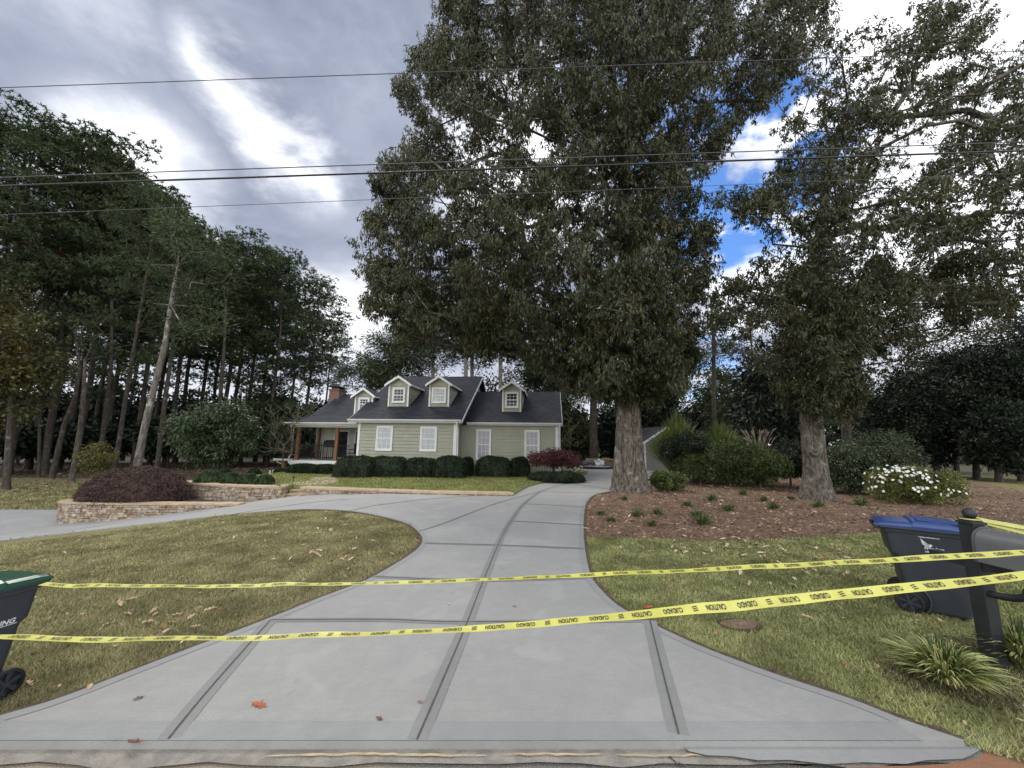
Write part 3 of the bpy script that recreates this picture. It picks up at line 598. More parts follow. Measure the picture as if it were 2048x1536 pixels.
# ================================================================== HOUSE  (local s along the front, t to the back, z up)
HO = at(911, 900, 21.0); HROT = -R_(6)
house = thing('house', 'sage green lap sided house with dark shingle roof and four dormers behind the hedges', 'house', (HO[0], HO[1], 0), HROT)
m, b, p, o = new_mat('sage_lap_siding'); t = b.n('ShaderNodeTexCoord').outputs['Object']
b.put(p.inputs['Base Color'], b.mix(b.rng(b.noise(t, 2.5, 5, .6), .3, .7), c4((.42, .425, .335)), c4((.37, .375, .295)))); p.inputs['Roughness'].default_value = .65
MT['siding'] = m
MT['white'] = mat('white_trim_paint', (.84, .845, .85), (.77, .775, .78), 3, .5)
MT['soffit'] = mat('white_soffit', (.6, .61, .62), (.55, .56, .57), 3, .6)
m, b, p, o = new_mat('charcoal_shingles'); t = b.n('ShaderNodeTexCoord').outputs['Object']
q = b.n('ShaderNodeMapping'); b.put(q.inputs[0], t); q.inputs['Scale'].default_value = (1, 1.15, 0)
bk = b.n('ShaderNodeTexBrick'); b.put(bk.inputs['Vector'], q.outputs[0]); bk.inputs['Scale'].default_value = 1.; bk.inputs['Brick Width'].default_value = .3; bk.inputs['Row Height'].default_value = .13; bk.inputs['Mortar Size'].default_value = .008
bk.inputs['Color1'].default_value = c4((.030, .032, .042)); bk.inputs['Color2'].default_value = c4((.052, .054, .066)); bk.inputs['Mortar'].default_value = c4((.016, .016, .02)); bk.inputs['Bias'].default_value = 0
spx = b.rng(b.noise(t, 60, 4, .7), .3, .7, .7, 1.35); pat = b.rng(b.noise(t, .8, 4), .3, .7, .88, 1.15)
b.put(p.inputs['Base Color'], b.mix(1., b.mix(1., bk.outputs[0], _gray(b, spx), 'MULTIPLY'), _gray(b, pat), 'MULTIPLY')); p.inputs['Roughness'].default_value = .9; p.inputs['Specular IOR Level'].default_value = .25
bm_ = b.n('ShaderNodeBump'); bm_.inputs['Strength'].default_value = .6; bm_.inputs['Distance'].default_value = .02; b.put(bm_.inputs['Height'], bk.outputs[1]); bm_.invert = True; b.put(p.inputs['Normal'], bm_.outputs[0])
MT['roof'] = m
MT['cedar_post'] = mat('stained_cedar', (.27, .14, .07), (.19, .09, .045), 3, .7, stretch=(6, 6, .6))
MT['iron'] = mat('black_iron', (.018, .018, .02), (.012, .012, .013), 9, .5)
MT['brick'] = None
m, b, p, o = new_mat('red_chimney_brick'); t = b.n('ShaderNodeTexCoord').outputs['Object']
q = b.n('ShaderNodeMapping'); b.put(q.inputs[0], t); q.inputs['Rotation'].default_value = (R_(90), 0, 0)
bk = b.n('ShaderNodeTexBrick'); b.put(bk.inputs['Vector'], q.outputs[0]); bk.inputs['Scale'].default_value = 1; bk.inputs['Brick Width'].default_value = .2; bk.inputs['Row Height'].default_value = .075; bk.inputs['Mortar Size'].default_value = .008
bk.inputs['Color1'].default_value = c4((.17, .062, .045)); bk.inputs['Color2'].default_value = c4((.23, .10, .075)); bk.inputs['Mortar'].default_value = c4((.28, .25, .22)); b.put(p.inputs['Base Color'], bk.outputs[0]); p.inputs['Roughness'].default_value = .9
MT['brick'] = m
def glassy(name, c1, c2, sc_, stretch, rough=.06):
    m = mat(name, c1, c2, sc_, rough, stretch=stretch, lo=.3, hi=.7); return m
MT['pane_dark'] = glassy('dark_window_pane', (.012, .014, .018), (.05, .055, .065), 1.5, (1, 1, 2))
MT['pane_blinds'] = glassy('blind_behind_window_pane', (.52, .55, .56), (.42, .45, .47), 1.2, (3, 3, 1.), .12)  # pale tone is the blinds' own colour
MT['pane_mid'] = glassy('curtain_behind_window_pane', (.42, .44, .43), (.30, .32, .33), 2.2, (6, 6, .4), .12)
def laps(mb, s0, s1, t0, z0, z1, mi=0, h=.185, dy=-1):
    z = z0
    while z < z1 - .01:
        zt = min(z + h, z1); zl = z + .036; mb.add([(s0, t0 + dy * .042, zl), (s1, t0 + dy * .042, zl), (s1, t0 + dy * .030, zt), (s0, t0 + dy * .030, zt), (s0, t0, zl), (s1, t0, zl), (s0, t0, zt), (s1, t0, zt)], [(0, 1, 2, 3), (4, 5, 1, 0), (3, 2, 7, 6)], mi); z = zt
def laps_side(mb, s, t0, t1, z0, z1, ztop=None, sgn=1, mi=0, h=.165):
    """side wall in the plane s; ztop(t) optional sloping top"""
    z = z0
    while z < z1 - .01:
        zt = min(z + h, z1)
        ta, tb = t0, t1
        mb.add([(s + sgn * .028, ta, z), (s + sgn * .028, tb, z), (s + sgn * .006, tb, zt), (s + sgn * .006, ta, zt), (s, ta, z), (s, tb, z)], [(0, 1, 2, 3), (4, 5, 1, 0)], mi); z = zt
GZ = -.3
# walls
w = MB(); w.box(-5.6, 0, .005, 9.5, GZ, 3.02); laps(w, -5.6, 0, .005, .3, 3.02); laps_side(w, 0, 0, 1.1, .3, 3.02)
w.prism([(0 - .01, .02, 3.0), (0 - .01, 9.5, 3.0), (0 - .01, 9.5, 4.1), (0 - .01, 5.5, 6.45), (0 - .01, .02, 3.2)], (0, 0, 0), (-.1, 0, 0))
for k in range(17):   # gable siding above the wing
    z = 3.3 + k * .165; ta = max(.1, (z - 3.1) / .586 - .35 + .2); tb = 5.5 + (6.5 - z) * 1.5
    if z < 6.2: w.add([(.03, ta, z), (.03, tb, z), (.008, tb, z + .165), (.008, ta + .2, z + .165)], [(0, 1, 2, 3)])
w.build('main_wall', MT['siding'], house)
w = MB(); w.box(.02, 5.55, 1.105, 9.0, GZ, 2.96); laps(w, .02, 5.55, 1.105, .3, 2.96); laps_side(w, 5.55, 1.1, 9.0, .3, 2.96)
w.prism([(5.54, 1.12, 2.95), (5.54, 9.0, 2.95), (5.54, 9.0, 3.7), (5.54, 5.5, 5.4), (5.54, 1.12, 3.15)], (0, 0, 0), (-.1, 0, 0)); w.build('wing_wall', MT['siding'], house)
w = MB(); w.box(-10.3, -5.62, 3.405, 9.0, GZ, 3.0); laps(w, -10.3, -5.62, 3.405, .75, 3.35, h=.165); laps_side(w, -10.3, 3.4, 9.0, .3, 3.4, sgn=-1)
w.prism([(-10.29, 3.42, 3.0), (-10.29, 9.0, 3.0), (-10.29, 9.0, 4.0), (-10.29, 6.4, 5.25), (-10.29, 3.42, 3.7)], (0, 0, 0), (.1, 0, 0))
MT['porchwall'] = mat('pale_lap_siding', (.55, .56, .48), (.50, .51, .43), 3, .65)
w.build('porch_wall', MT['porchwall'], house)
f = MB(); f.box(-5.66, .03, -.02, 9.4, GZ, .3); f.box(.05, 5.58, 1.08, 8.9, GZ, .3); f.build('foundation', mat('painted_foundation', (.20, .21, .16), None, 4, .9), house)
# roofs
def slab(mb, prof, s0, s1, th=.10, mi=0):
    """roof slab with profile [(t,z)...] extruded from s0 to s1"""
    up = [(t_, z_) for t_, z_ in prof]; lo = [(t_, z_ - th) for t_, z_ in prof][::-1]; ring = up + lo; n = len(ring)
    vs = [(s0, a, c) for a, c in ring] + [(s1, a, c) for a, c in ring]; k = len(prof)
    fs = [(i, (i + 1) % n, (i + 1) % n + n, i + n) for i in range(n)]
    for i in range(k - 1): fs += [(i, n - 1 - i, n - 2 - i, i + 1), (n + i, n + i + 1, 2 * n - 2 - i, 2 * n - 1 - i)]
    mb.add(vs, fs, mi)
r = MB(); slab(r, [(-.35, 3.17), (5.5, 6.6), (11.2, 3.25)], -6.05, .38); r.build('main_roof', MT['roof'], house)
r = MB(); slab(r, [(.75, 3.11), (5.5, 5.5), (10.2, 3.1)], .0, 5.78); r.build('wing_roof', MT['roof'], house)
r = MB(); slab(r, [(.6, 3.03), (1.9, 3.22), (3.0, 3.55), (4.2, 4.22), (6.4, 5.45), (10.5, 3.1)], -10.62, -5.55); r.build('porch_roof', MT['roof'], house)
# white fascias, rakes, gutters
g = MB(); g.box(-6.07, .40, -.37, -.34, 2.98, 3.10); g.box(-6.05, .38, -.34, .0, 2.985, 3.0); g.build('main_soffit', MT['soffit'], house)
def gutter(s0, s1, t0, z):
    g = MB(); g.prism([(s0, t0, z - .11), (s0, t0 - .07, z - .10), (s0, t0 - .12, z - .05), (s0, t0 - .13, z), (s0, t0, z)], (s0, 0, 0), (s1, 0, 0)); return g.build('gutter', MT['white'], house)
gutter(-6.08, .36, -.38, 3.16); gutter(.42, 5.80, .73, 3.09); gutter(-10.62, -5.98, .58, 3.01)
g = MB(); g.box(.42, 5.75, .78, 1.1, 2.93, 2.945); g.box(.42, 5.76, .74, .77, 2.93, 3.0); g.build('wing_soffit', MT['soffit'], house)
g = MB(); g.box(-10.3, -5.63, .62, .66, 2.84, 2.93); g.box(-10.2, -5.63, .95, 1.08, 2.74, 2.90); g.box(-10.45, -5.63, .66, 3.4, 2.90, 2.915); g.build('porch_beam', MT['white'], house)
def rake(s, prof, sgn=1, wd=.16, th=.03):
    k = MB()
    for (a, z0_), (c, z1_) in zip(prof[:-1], prof[1:]):
        k.prism([(s, a, z0_ - .02), (s, c, z1_ - .02), (s, c, z1_ - .02 - wd), (s, a, z0_ - .02 - wd)], (0, 0, 0), (sgn * th, 0, 0))
    return k.build('rake_board', MT['white'], house)
rake(.382, [(-.35, 3.17), (5.5, 6.6)]); rake(.382, [(5.502, 6.6), (11.2, 3.25)]); rake(5.782, [(.75, 3.11), (5.5, 5.5)]); rake(-10.622, [(.6, 3.03), (1.9, 3.22), (3.0, 3.55), (4.2, 4.22), (6.4, 5.45)], -1); rake(-6.052, [(-.35, 3.17), (5.5, 6.6)], -1)
# the return soffit of the main gable
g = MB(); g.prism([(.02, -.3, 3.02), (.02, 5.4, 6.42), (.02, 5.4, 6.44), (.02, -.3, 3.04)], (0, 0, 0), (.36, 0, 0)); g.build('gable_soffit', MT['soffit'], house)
# corner boards, downspouts
c = MB(); c.box(-5.63, -5.50, -.055, .0, .3, 2.98); c.build('corner_board', MT['white'], house)
c = MB(); c.box(-.13, .05, -.055, 0.0, .3, 2.98); c.box(.0, .05, 0, .10, .3, 2.98); c.build('corner_board', MT['white'], house)
c = MB(); c.box(5.42, 5.60, 1.045, 1.1, .3, 2.94); c.box(5.552, 5.60, 1.102, 1.2, .3, 2.94); c.build('corner_board', MT['white'], house)
def spout(s, t, z0, z1, name='downspout', teave=None):
    k = MB(); te = teave if teave is not None else t - .3
    k.tube([(s, te, z1), (s, te, z1 - .10), (s, t - .05, z1 - .38), (s, t - .05, z0 + .1), (s, t - .18, z0)], .042, 6); return k.build(name, MT['white'], house)
spout(.12, .0, .3, 3.05, teave=-.42); spout(5.66, 1.05, .3, 3.0, teave=.68)
k = MB(); k.tube([(-10.2, .52, 2.98), (-10.2, .56, 2.86), (-10.24, .98, 2.6), (-10.24, .98, 1.15), (-10.34, .95, .95), (-10.30, .95, .6)], .045, 6); k.build('downspout', MT['white'], house)
k = MB(); k.tube([(-11.35, 1.3, .80), (-11.3, 1.35, .62), (-11.05, 1.5, .5), (-10.95, 1.5, .1), (-11.05, 1.4, .05)], .04, 6); k.build('downspout', MT['white'], house)
# windows
def window(s0, s1, z0, z1, t0, rows, cols, pane, parent=house, fr=.085, sill=True, off=0.):
    f = MB(); ta, tb = t0 - .085, t0 - .043
    f.box(s0, s1, ta, tb, z1 - fr * 1.1, z1); f.box(s0, s1, ta - .012, tb, z0, z0 + fr); f.box(s0, s0 + fr, ta + .003, tb, z0 + fr, z1 - fr * 1.1); f.box(s1 - fr, s1, ta + .003, tb, z0 + fr, z1 - fr * 1.1)
    zi0, zi1, si0, si1 = z0 + fr, z1 - fr * 1.1, s0 + fr, s1 - fr; zm = (zi0 + zi1) / 2
    for (a, c_, dd) in ((zm - .005, zi1, .0), (zi0, zm + .005, .012)):
        y0, y1 = ta + .014 + dd, ta + .030 + dd; w_ = .035
        f.box(si0, si1, y0, y1, c_ - w_, c_); f.box(si0, si1, y0, y1, a, a + w_); f.box(si0, si0 + w_, y0 + .001, y1, a + w_, c_ - w_); f.box(si1 - w_, si1, y0 + .001, y1, a + w_, c_ - w_)
        for i in range(1, cols): x = si0 + (si1 - si0) * i / cols; f.box(x - .009, x + .009, y0 + .004, y1 - .002, a + w_, c_ - w_)
        for i in range(1, rows): z = a + (c_ - a) * i / rows; f.box(si0 + w_, si1 - w_, y0 + .005, y1 - .003, z - .009, z + .009)
    fo = f.build('window', MT['white'], parent)
    g = MB(); g.add([(si0, tb - .004, zi0), (si1, tb - .004, zi0), (si1, tb - .004, zi1), (si0, tb - .004, zi1)], [(0, 1, 2, 3)]); g.build('pane', pane, fo)
    return fo
window(-4.53, -3.57, 1.44, 2.82, -.0, 2, 3, MT['pane_blinds']); window(-2.0, -1.05, 1.44, 2.80, -.0, 2, 3, MT['pane_blinds'])
window(.92, 1.79, 1.0, 2.73, 1.1, 2, 3, MT['pane_mid']); window(3.68, 4.54, 1.0, 2.71, 1.1, 2, 3, MT['pane_mid'])
# dormers
def dormer(s0, s1, t0, zb, ze, zap, ovs, win, pane, roofz, label=None, dl=2.4):
    w = MB(); sc0 = (s0 + s1) / 2; zpk = ze + .42
    tback = t0 + dl
    w.prism([(s0, t0, zb), (s1, t0, zb), (s1, t0, ze), (sc0, t0, zpk), (s0, t0, ze)], (0, t0, 0), (0, tback, 0)); laps(w, s0, s1, t0, zb, ze - .02, h=.15); laps_side(w, s1, t0, tback, zb, ze, h=.15); laps_side(w, s0, t0, tback, zb, ze, sgn=-1, h=.15)
    z = ze - .02
    while z < zpk - .06:
        hw = (s1 - s0) / 2 * (zpk - z) / (zpk - ze); w.add([(sc0 - hw, t0 - .03, z), (sc0 + hw, t0 - .03, z), (sc0 + hw * .7, t0 - .008, z + .12), (sc0 - hw * .7, t0 - .008, z + .12)], [(0, 1, 2, 3)]); z += .12
    d = w.build('dormer', MT['siding'], house)
    if label: d['label'] = label
    # low gable roof with clipped eaves
    r = MB(); L, Rr = s0 - ovs, s1 + ovs; tf = t0 - .22; prof = [(L, ze - .06), (L + .14, ze + .05), (sc0, zap), (Rr - .14, ze + .05), (Rr, ze - .06)]
    vs = [(a, tf, c_) for a, c_ in prof] + [(a, tback + .6, c_) for a, c_ in prof] + [(a, tf, c_ - .07) for a, c_ in prof] + [(a, tback + .6, c_ - .07) for a, c_ in prof]
    fs = [(i, i + 1, i + 6, i + 5) for i in range(4)] + [(i + 10, i + 15, i + 16, i + 11) for i in range(4)] + [(0, 5, 15, 10), (4, 14, 19, 9)]
    r.add(vs, fs, 0); r.build('dormer_roof', MT['roof'], d)
    f = MB(); pr2 = [(a, tf - .03, c_ + .01) for a, c_ in prof]
    for i in range(4):
        a, c_ = pr2[i], pr2[i + 1]; f.prism([a, c_, (c_[0], c_[1], c_[2] - .15), (a[0], a[1], a[2] - .15)], (0, 0, 0), (0, .028, 0))
    f.box(Rr - .002, Rr + .03, tf - .0, tback + .2, ze - .15, ze - .05); f.box(L - .03, L + .002, tf, tback + .2, ze - .15, ze - .05); f.box(s0, s0 + .09, t0 - .057, t0 - .043, zb, ze - .04); f.box(s1 - .09, s1, t0 - .057, t0 - .043, zb, ze - .04)
    f.add([(L, tf, ze - .13), (s0, t0, ze - .13), (s0, t0, ze - .12), (L, tf, ze - .12)], [(0, 1, 2, 3)])
    f.build('dormer_fascia', MT['white'], d)
    window(win[0], win[1], win[2], win[3], t0, 2, 3, pane, parent=d, fr=.08)
dormer(-4.46, -3.19, 1.05, 4.0, 5.36, 5.83, .17, (-4.2, -3.42, 4.22, 5.14), MT['pane_dark'], 0, 'sage dormer with dark six over six window, left of the two on the main roof')
dormer(-1.97, -.74, 1.05, 4.0, 5.36, 5.83, .17, (-1.79, -.93, 4.2, 5.14), MT['pane_blinds'], 0, 'sage dormer with pale blinds in its window')
dormer(-6.88, -5.70, 1.7, 3.15, 4.74, 5.22, .17, (-6.62, -5.92, 3.80, 4.62), MT['pane_dark'], 0, 'sage dormer over the porch roof', dl=3.6)
dormer(2.25, 3.40, 2.05, 3.80, 5.2, 5.66, .17, (2.43, 3.24, 4.04, 5.02), MT['pane_dark'], 0, 'sage dormer on the right wing roof', dl=2.9)
# chimney
c = MB(); c.box(-11.05, -10.30, 5.6, 6.6, GZ, 5.62); c.box(-11.10, -10.25, 5.55, 6.65, 5.62, 5.74); ch = c.build('chimney', MT['brick'], house)
c = MB(); c.box(-10.95, -10.4, 5.7, 6.5, 5.74, 5.9); c.prism([(-11.2, 5.45, 5.9), (-10.15, 5.45, 5.9), (-10.675, 5.45, 6.06)], (0, 5.45, 0), (0, 6.75, 0)); c.build('chimney_cap', MT['iron'], ch)
# porch
d = MB(); d.box(-10.2, -5.64, 1.0, 3.39, .70, .80); d.build('porch_floor', mat('painted_deck_boards', (.42, .42, .42), (.34, .34, .34), 6, .8), house)
d = MB(); d.box(-10.26, -7.35, .96, 1.0, .53, .78); d.box(-10.26, -10.2, 1.002, 3.39, .53, .78); d.build('deck_fascia', MT['white'], house)
for (s, t_) in ((-9.95, 1.1), (-7.5, 1.1), (-10.05, 3.25)):
    c = MB(); c.box(s - .085, s + .085, t_ - .085, t_ + .085, .80, 2.79); c.box(s - .11, s + .11, t_ - .11, t_ + .11, .80, .93); c.build('porch_post', MT['cedar_post'], house, bevel=.01)
def railing(a, bq, n):
    k = MB(); a = np.array(a); bq = np.array(bq)
    for z in (.90, 1.66): k.tube([(a[0], a[1], z), (bq[0], bq[1], z)], .022, 6)
    for i in range(1, n): q = a + (bq - a) * i / n; k.tube([(q[0], q[1], .88), (q[0], q[1], 1.66)], .010, 5, caps=False)
    k.build('railing', MT['iron'], house)
railing((-9.86, 1.1), (-7.6, 1.1), 19); railing((-10.05, 1.2), (-10.05, 3.15), 16); railing((-7.4, 1.1), (-6.7, 1.1), 6)
# porch door and window
k = MB(); k.box(-9.05, -8.97, 3.33, 3.37, .85, 2.62); k.box(-9.05, -8.0, 3.33, 3.37, 2.56, 2.64); k.box(-8.08, -8.0, 3.331, 3.37, .85, 2.56); fo = k.build('porch_window', MT['white'], house)
k = MB(); k.box(-8.97, -8.08, 3.345, 3.365, .9, 2.56); k.build('pane', MT['pane_dark'], fo)
k = MB(); k.box(-7.6, -7.52, 3.31, 3.37, .8, 2.62); k.box(-6.45, -6.37, 3.31, 3.37, .8, 2.62); k.box(-7.6, -6.37, 3.312, 3.37, 2.56, 2.66); fo = k.build('front_door', MT['white'], house)
k = MB(); k.box(-7.52, -6.45, 3.33, 3.365, .8, 2.56); k.build('door_leaf', mat('black_door_paint', (.02, .02, .022), None, 4, .35), fo)
# lower lean-to roof at the left end
r = MB(); r.prism([(-11.4, 1.2, .86), (-10.27, 1.2, 1.22), (-10.27, 1.2, 1.14), (-11.4, 1.2, .78)], (0, 1.2, 0), (0, 5.2, 0)); r.build('lower_roof', MT['roof'], house)
r = MB(); r.box(-11.45, -10.27, 1.12, 1.19, .74, .86); r.box(-11.47, -11.40, 1.2, 5.2, .74, .86); r.build('gutter', MT['white'], house)
c = MB(); c.box(-10.98, -10.82, 1.32, 1.48, -.3, .76); c.build('lower_post', MT['cedar_post'], house)
c = MB(); c.box(-11.05, -10.4, 3.0, 3.1, -.3, .76); c.build('lower_wall', MT['white'], house)
# ------------------------------------------------------------------ things on the porch
def hp(s, t_, z): q = house.matrix_basis @ Vector((s, t_, z)); return q
bpy.context.view_layer.update()
gr = thing('barbecue_grill', 'black covered barbecue grill standing on the porch behind the railing', 'grill', hp(-8.6, 2.3, .80), HROT)
k = MB(); k.box(-.35, .35, -.22, .22, .75, .95); k.box(-.32, .32, -.2, .2, .1, .15); k.build('firebox', MT['iron'], gr, bevel=.02)
k = MB(); k.prism([(-.36, -.23, .95), (-.36, .23, .95), (-.36, .2, 1.1), (-.36, .05, 1.2), (-.36, -.15, 1.13)], (0, 0, 0), (.72, 0, 0)); k.build('hood', MT['iron'], gr)
k = MB(); k.box(.36, .72, -.2, .2, .88, .91); k.box(-.72, -.36, -.2, .2, .88, .91); k.build('side_shelf', MT['iron'], gr)
for sx in (-.32, .32):
    for sy in (-.2, .2): k = MB(); k.tube([(sx, sy, 0), (sx, sy, .78)], .02, 6); k.build('leg', MT['iron'], gr)
def chair(loc, rz, lab):
    c = thing('porch_chair', lab, 'chair', loc, rz, 'chairs on the porch')
    k = MB(); k.box(-.26, .26, -.25, .25, .40, .44); k.build('seat', MT['iron'], c)
    k = MB()
    for i in range(6): k.box(-.24 + i * .09, -.21 + i * .09, .24, .27, .44, .95)
    k.box(-.26, .26, .235, .275, .95, 1.0); k.build('backrest', MT['iron'], c)
    for sx in (-.24, .24):
        for sy in (-.23, .23): k = MB(); k.tube([(sx, sy, 0), (sx * .95, sy * .95, .41)], .018, 6); k.build('leg', MT['iron'], c)
        k = MB(); k.tube([(sx, -.22, .42), (sx, -.23, .64), (sx, .24, .66)], .015, 6); k.build('armrest', MT['iron'], c)
chair(hp(-9.3, 2.0, .8), HROT + .5, 'black metal porch chair left of the barbecue grill'); chair(hp(-7.0, 2.0, .8), HROT - .6, 'black metal chair right of the middle cedar post')
# ------------------------------------------------------------------ shed behind the big oak
sp = at(1290.5, 937, 27.6); shed = thing('garden_shed', 'small tan shed with white trimmed dark roof, half hidden behind the big oak', 'shed', (sp[0], sp[1], G(sp[0], sp[1])), R_(8))
MT['shed'] = mat('taupe_panel_siding', (.25, .235, .205), (.215, .20, .175), 3, .8, stretch=(6, 6, .4))
zE = at(1290, 883, 27.6)[2] - shed.location.z; zE = max(1.8, zE)
k = MB(); k.box(0, 3.4, 0, 3.2, -.1, zE); k.prism([(0, 0, zE), (3.4, 0, zE), (1.7, 0, zE + 1.05)], (0, 0, 0), (0, 3.2, 0))
for i in range(15): k.box(.1 + i * .23, .112 + i * .23, -.008, 0, 0, zE)
k.build('wall', MT['shed'], shed)
k = MB(); k.prism([(-.35, -.2, zE - .16), (1.7, -.2, zE + 1.13), (3.75, -.2, zE - .16), (3.75, -.2, zE - .26), (1.7, -.2, zE + 1.03), (-.35, -.2, zE - .26)], (0, 0, 0), (0, 3.6, 0)); k.build('roof', MT['roof'], shed)
k = MB(); k.prism([(-.37, -.22, zE - .17), (1.7, -.22, zE + 1.12), (3.77, -.22, zE - .17), (3.77, -.22, zE - .34), (1.7, -.22, zE + .95), (-.37, -.22, zE - .34)], (0, 0, 0), (0, .018, 0)); k.build('fascia', MT['white'], shed)
k = MB(); k.box(-.02, .08, -.02, -.001, -.05, zE); k.box(-.025, -.001, -.02, .1, -.05, zE - .1); k.build('corner_board', MT['white'], shed)
k = MB(); k.box(-.04, -.002, .55, 1.35, .95, 1.85)
wf = k.build('window', MT['white'], shed); k = MB()
for i in range(2):
    for j in range(3): k.box(-.048, -.041, .62 + i * .36, .92 + i * .36, 1.0 + j * .28, 1.24 + j * .28)
k.build('pane', MT['pane_dark'], wf)
# ------------------------------------------------------------------ fountain with boulders and low wall behind it
fp = gp(1192, 938); ft = thing('garden_fountain', 'dark rimmed fountain basin with white splashing water at the end of the driveway', 'fountain', (fp[0], fp[1] + .6, G(*fp[:2])))
k = MB(); k.lathe([(0, 0), (1.35, 0), (1.45, .16), (1.38, .2), (1.25, .17), (0, .15)], seg=28); k.build('basin', mat('dark_wet_stone', (.03, .032, .034), (.06, .06, .06), 8, .35), ft)
k = MB(); k.lathe([(0, .172), (1.24, .172)], seg=24); k.build('water', mat('foaming_water', (.45, .5, .52), (.75, .78, .8), 6, .15), ft)
rn = random.Random(5); k = MB()
for i in range(16): a = rn.uniform(-2.4, -.2) if i < 6 else rn.uniform(0, 3.1); k.ball((rn.uniform(-1.2, .1), rn.uniform(-.4, .6), .25 + rn.uniform(0, .22)), (rn.uniform(.12, .24), .18, rn.uniform(.08, .16)), 8, 5, jit=.16, rnd=rn)
k.build('boulders', mat('dark_boulders', (.05, .05, .055), (.16, .16, .16), 5, .7, lo=.45, hi=.6), ft)
k = MB()
for i in range(30): h = rn.uniform(.15, .65); x = .35 + rn.uniform(-.28, .32); k.ball((x, rn.uniform(-.15, .15), .2 + h * .7 * (1 - abs(x - .35))), (rn.uniform(.05, .11), .07, rn.uniform(.07, .16)), 7, 5, jit=.3, rnd=rn)
k.build('splash', mat('white_water', (.88, .9, .92), (.75, .8, .84), 8, .3), ft)
fw = gp(1180, 936); stone_wall('stone_wall', 'low tan boulder wall behind the garden fountain', [np.array([fw[0] + .1, fw[1] + 2.2]), np.array([fw[0] + 3.2, fw[1] + 2.1])], G(*fw[:2]) + .62, G, seed=11)
# ================================================================== BINS, MAILBOX, TAPE
MT['binbody'] = mat('charcoal_bin_plastic', (.030, .036, .046), (.046, .050, .056), 7, .48, bump=.12, bscale=300, lo=.45, hi=.8)
MT['rubber'] = mat('black_wheel_plastic', (.012, .012, .013), (.02, .02, .02), 12, .5)
MT['bluelid'] = mat('blue_lid_plastic', (.035, .075, .24), (.03, .062, .20), 3, .28)
MT['greenlid'] = mat('green_lid_plastic', (.02, .085, .05), (.016, .07, .042), 3, .28)
MT['print'] = mat('white_print', (.75, .77, .8), (.6, .62, .66), 60, .6)
def text_obj(body, size, mt, parent, M4, name='lettering', align='LEFT', extr=.0006, shear=0., bold=0.):
    cu = bpy.data.curves.new(name, 'FONT'); cu.body = body; cu.size = size; cu.extrude = extr; cu.align_x = align; cu.shear = shear; cu.offset = bold; cu.resolution_u = 3
    to = bpy.data.objects.new(name, cu); COL.objects.link(to); dg = bpy.context.evaluated_depsgraph_get(); me = bpy.data.meshes.new_from_object(to.evaluated_get(dg)); bpy.data.objects.remove(to)
    me.transform(M4); me.materials.clear(); me.materials.append(mt); o = bpy.data.objects.new(name, me); COL.objects.link(o); o.parent = parent; return o
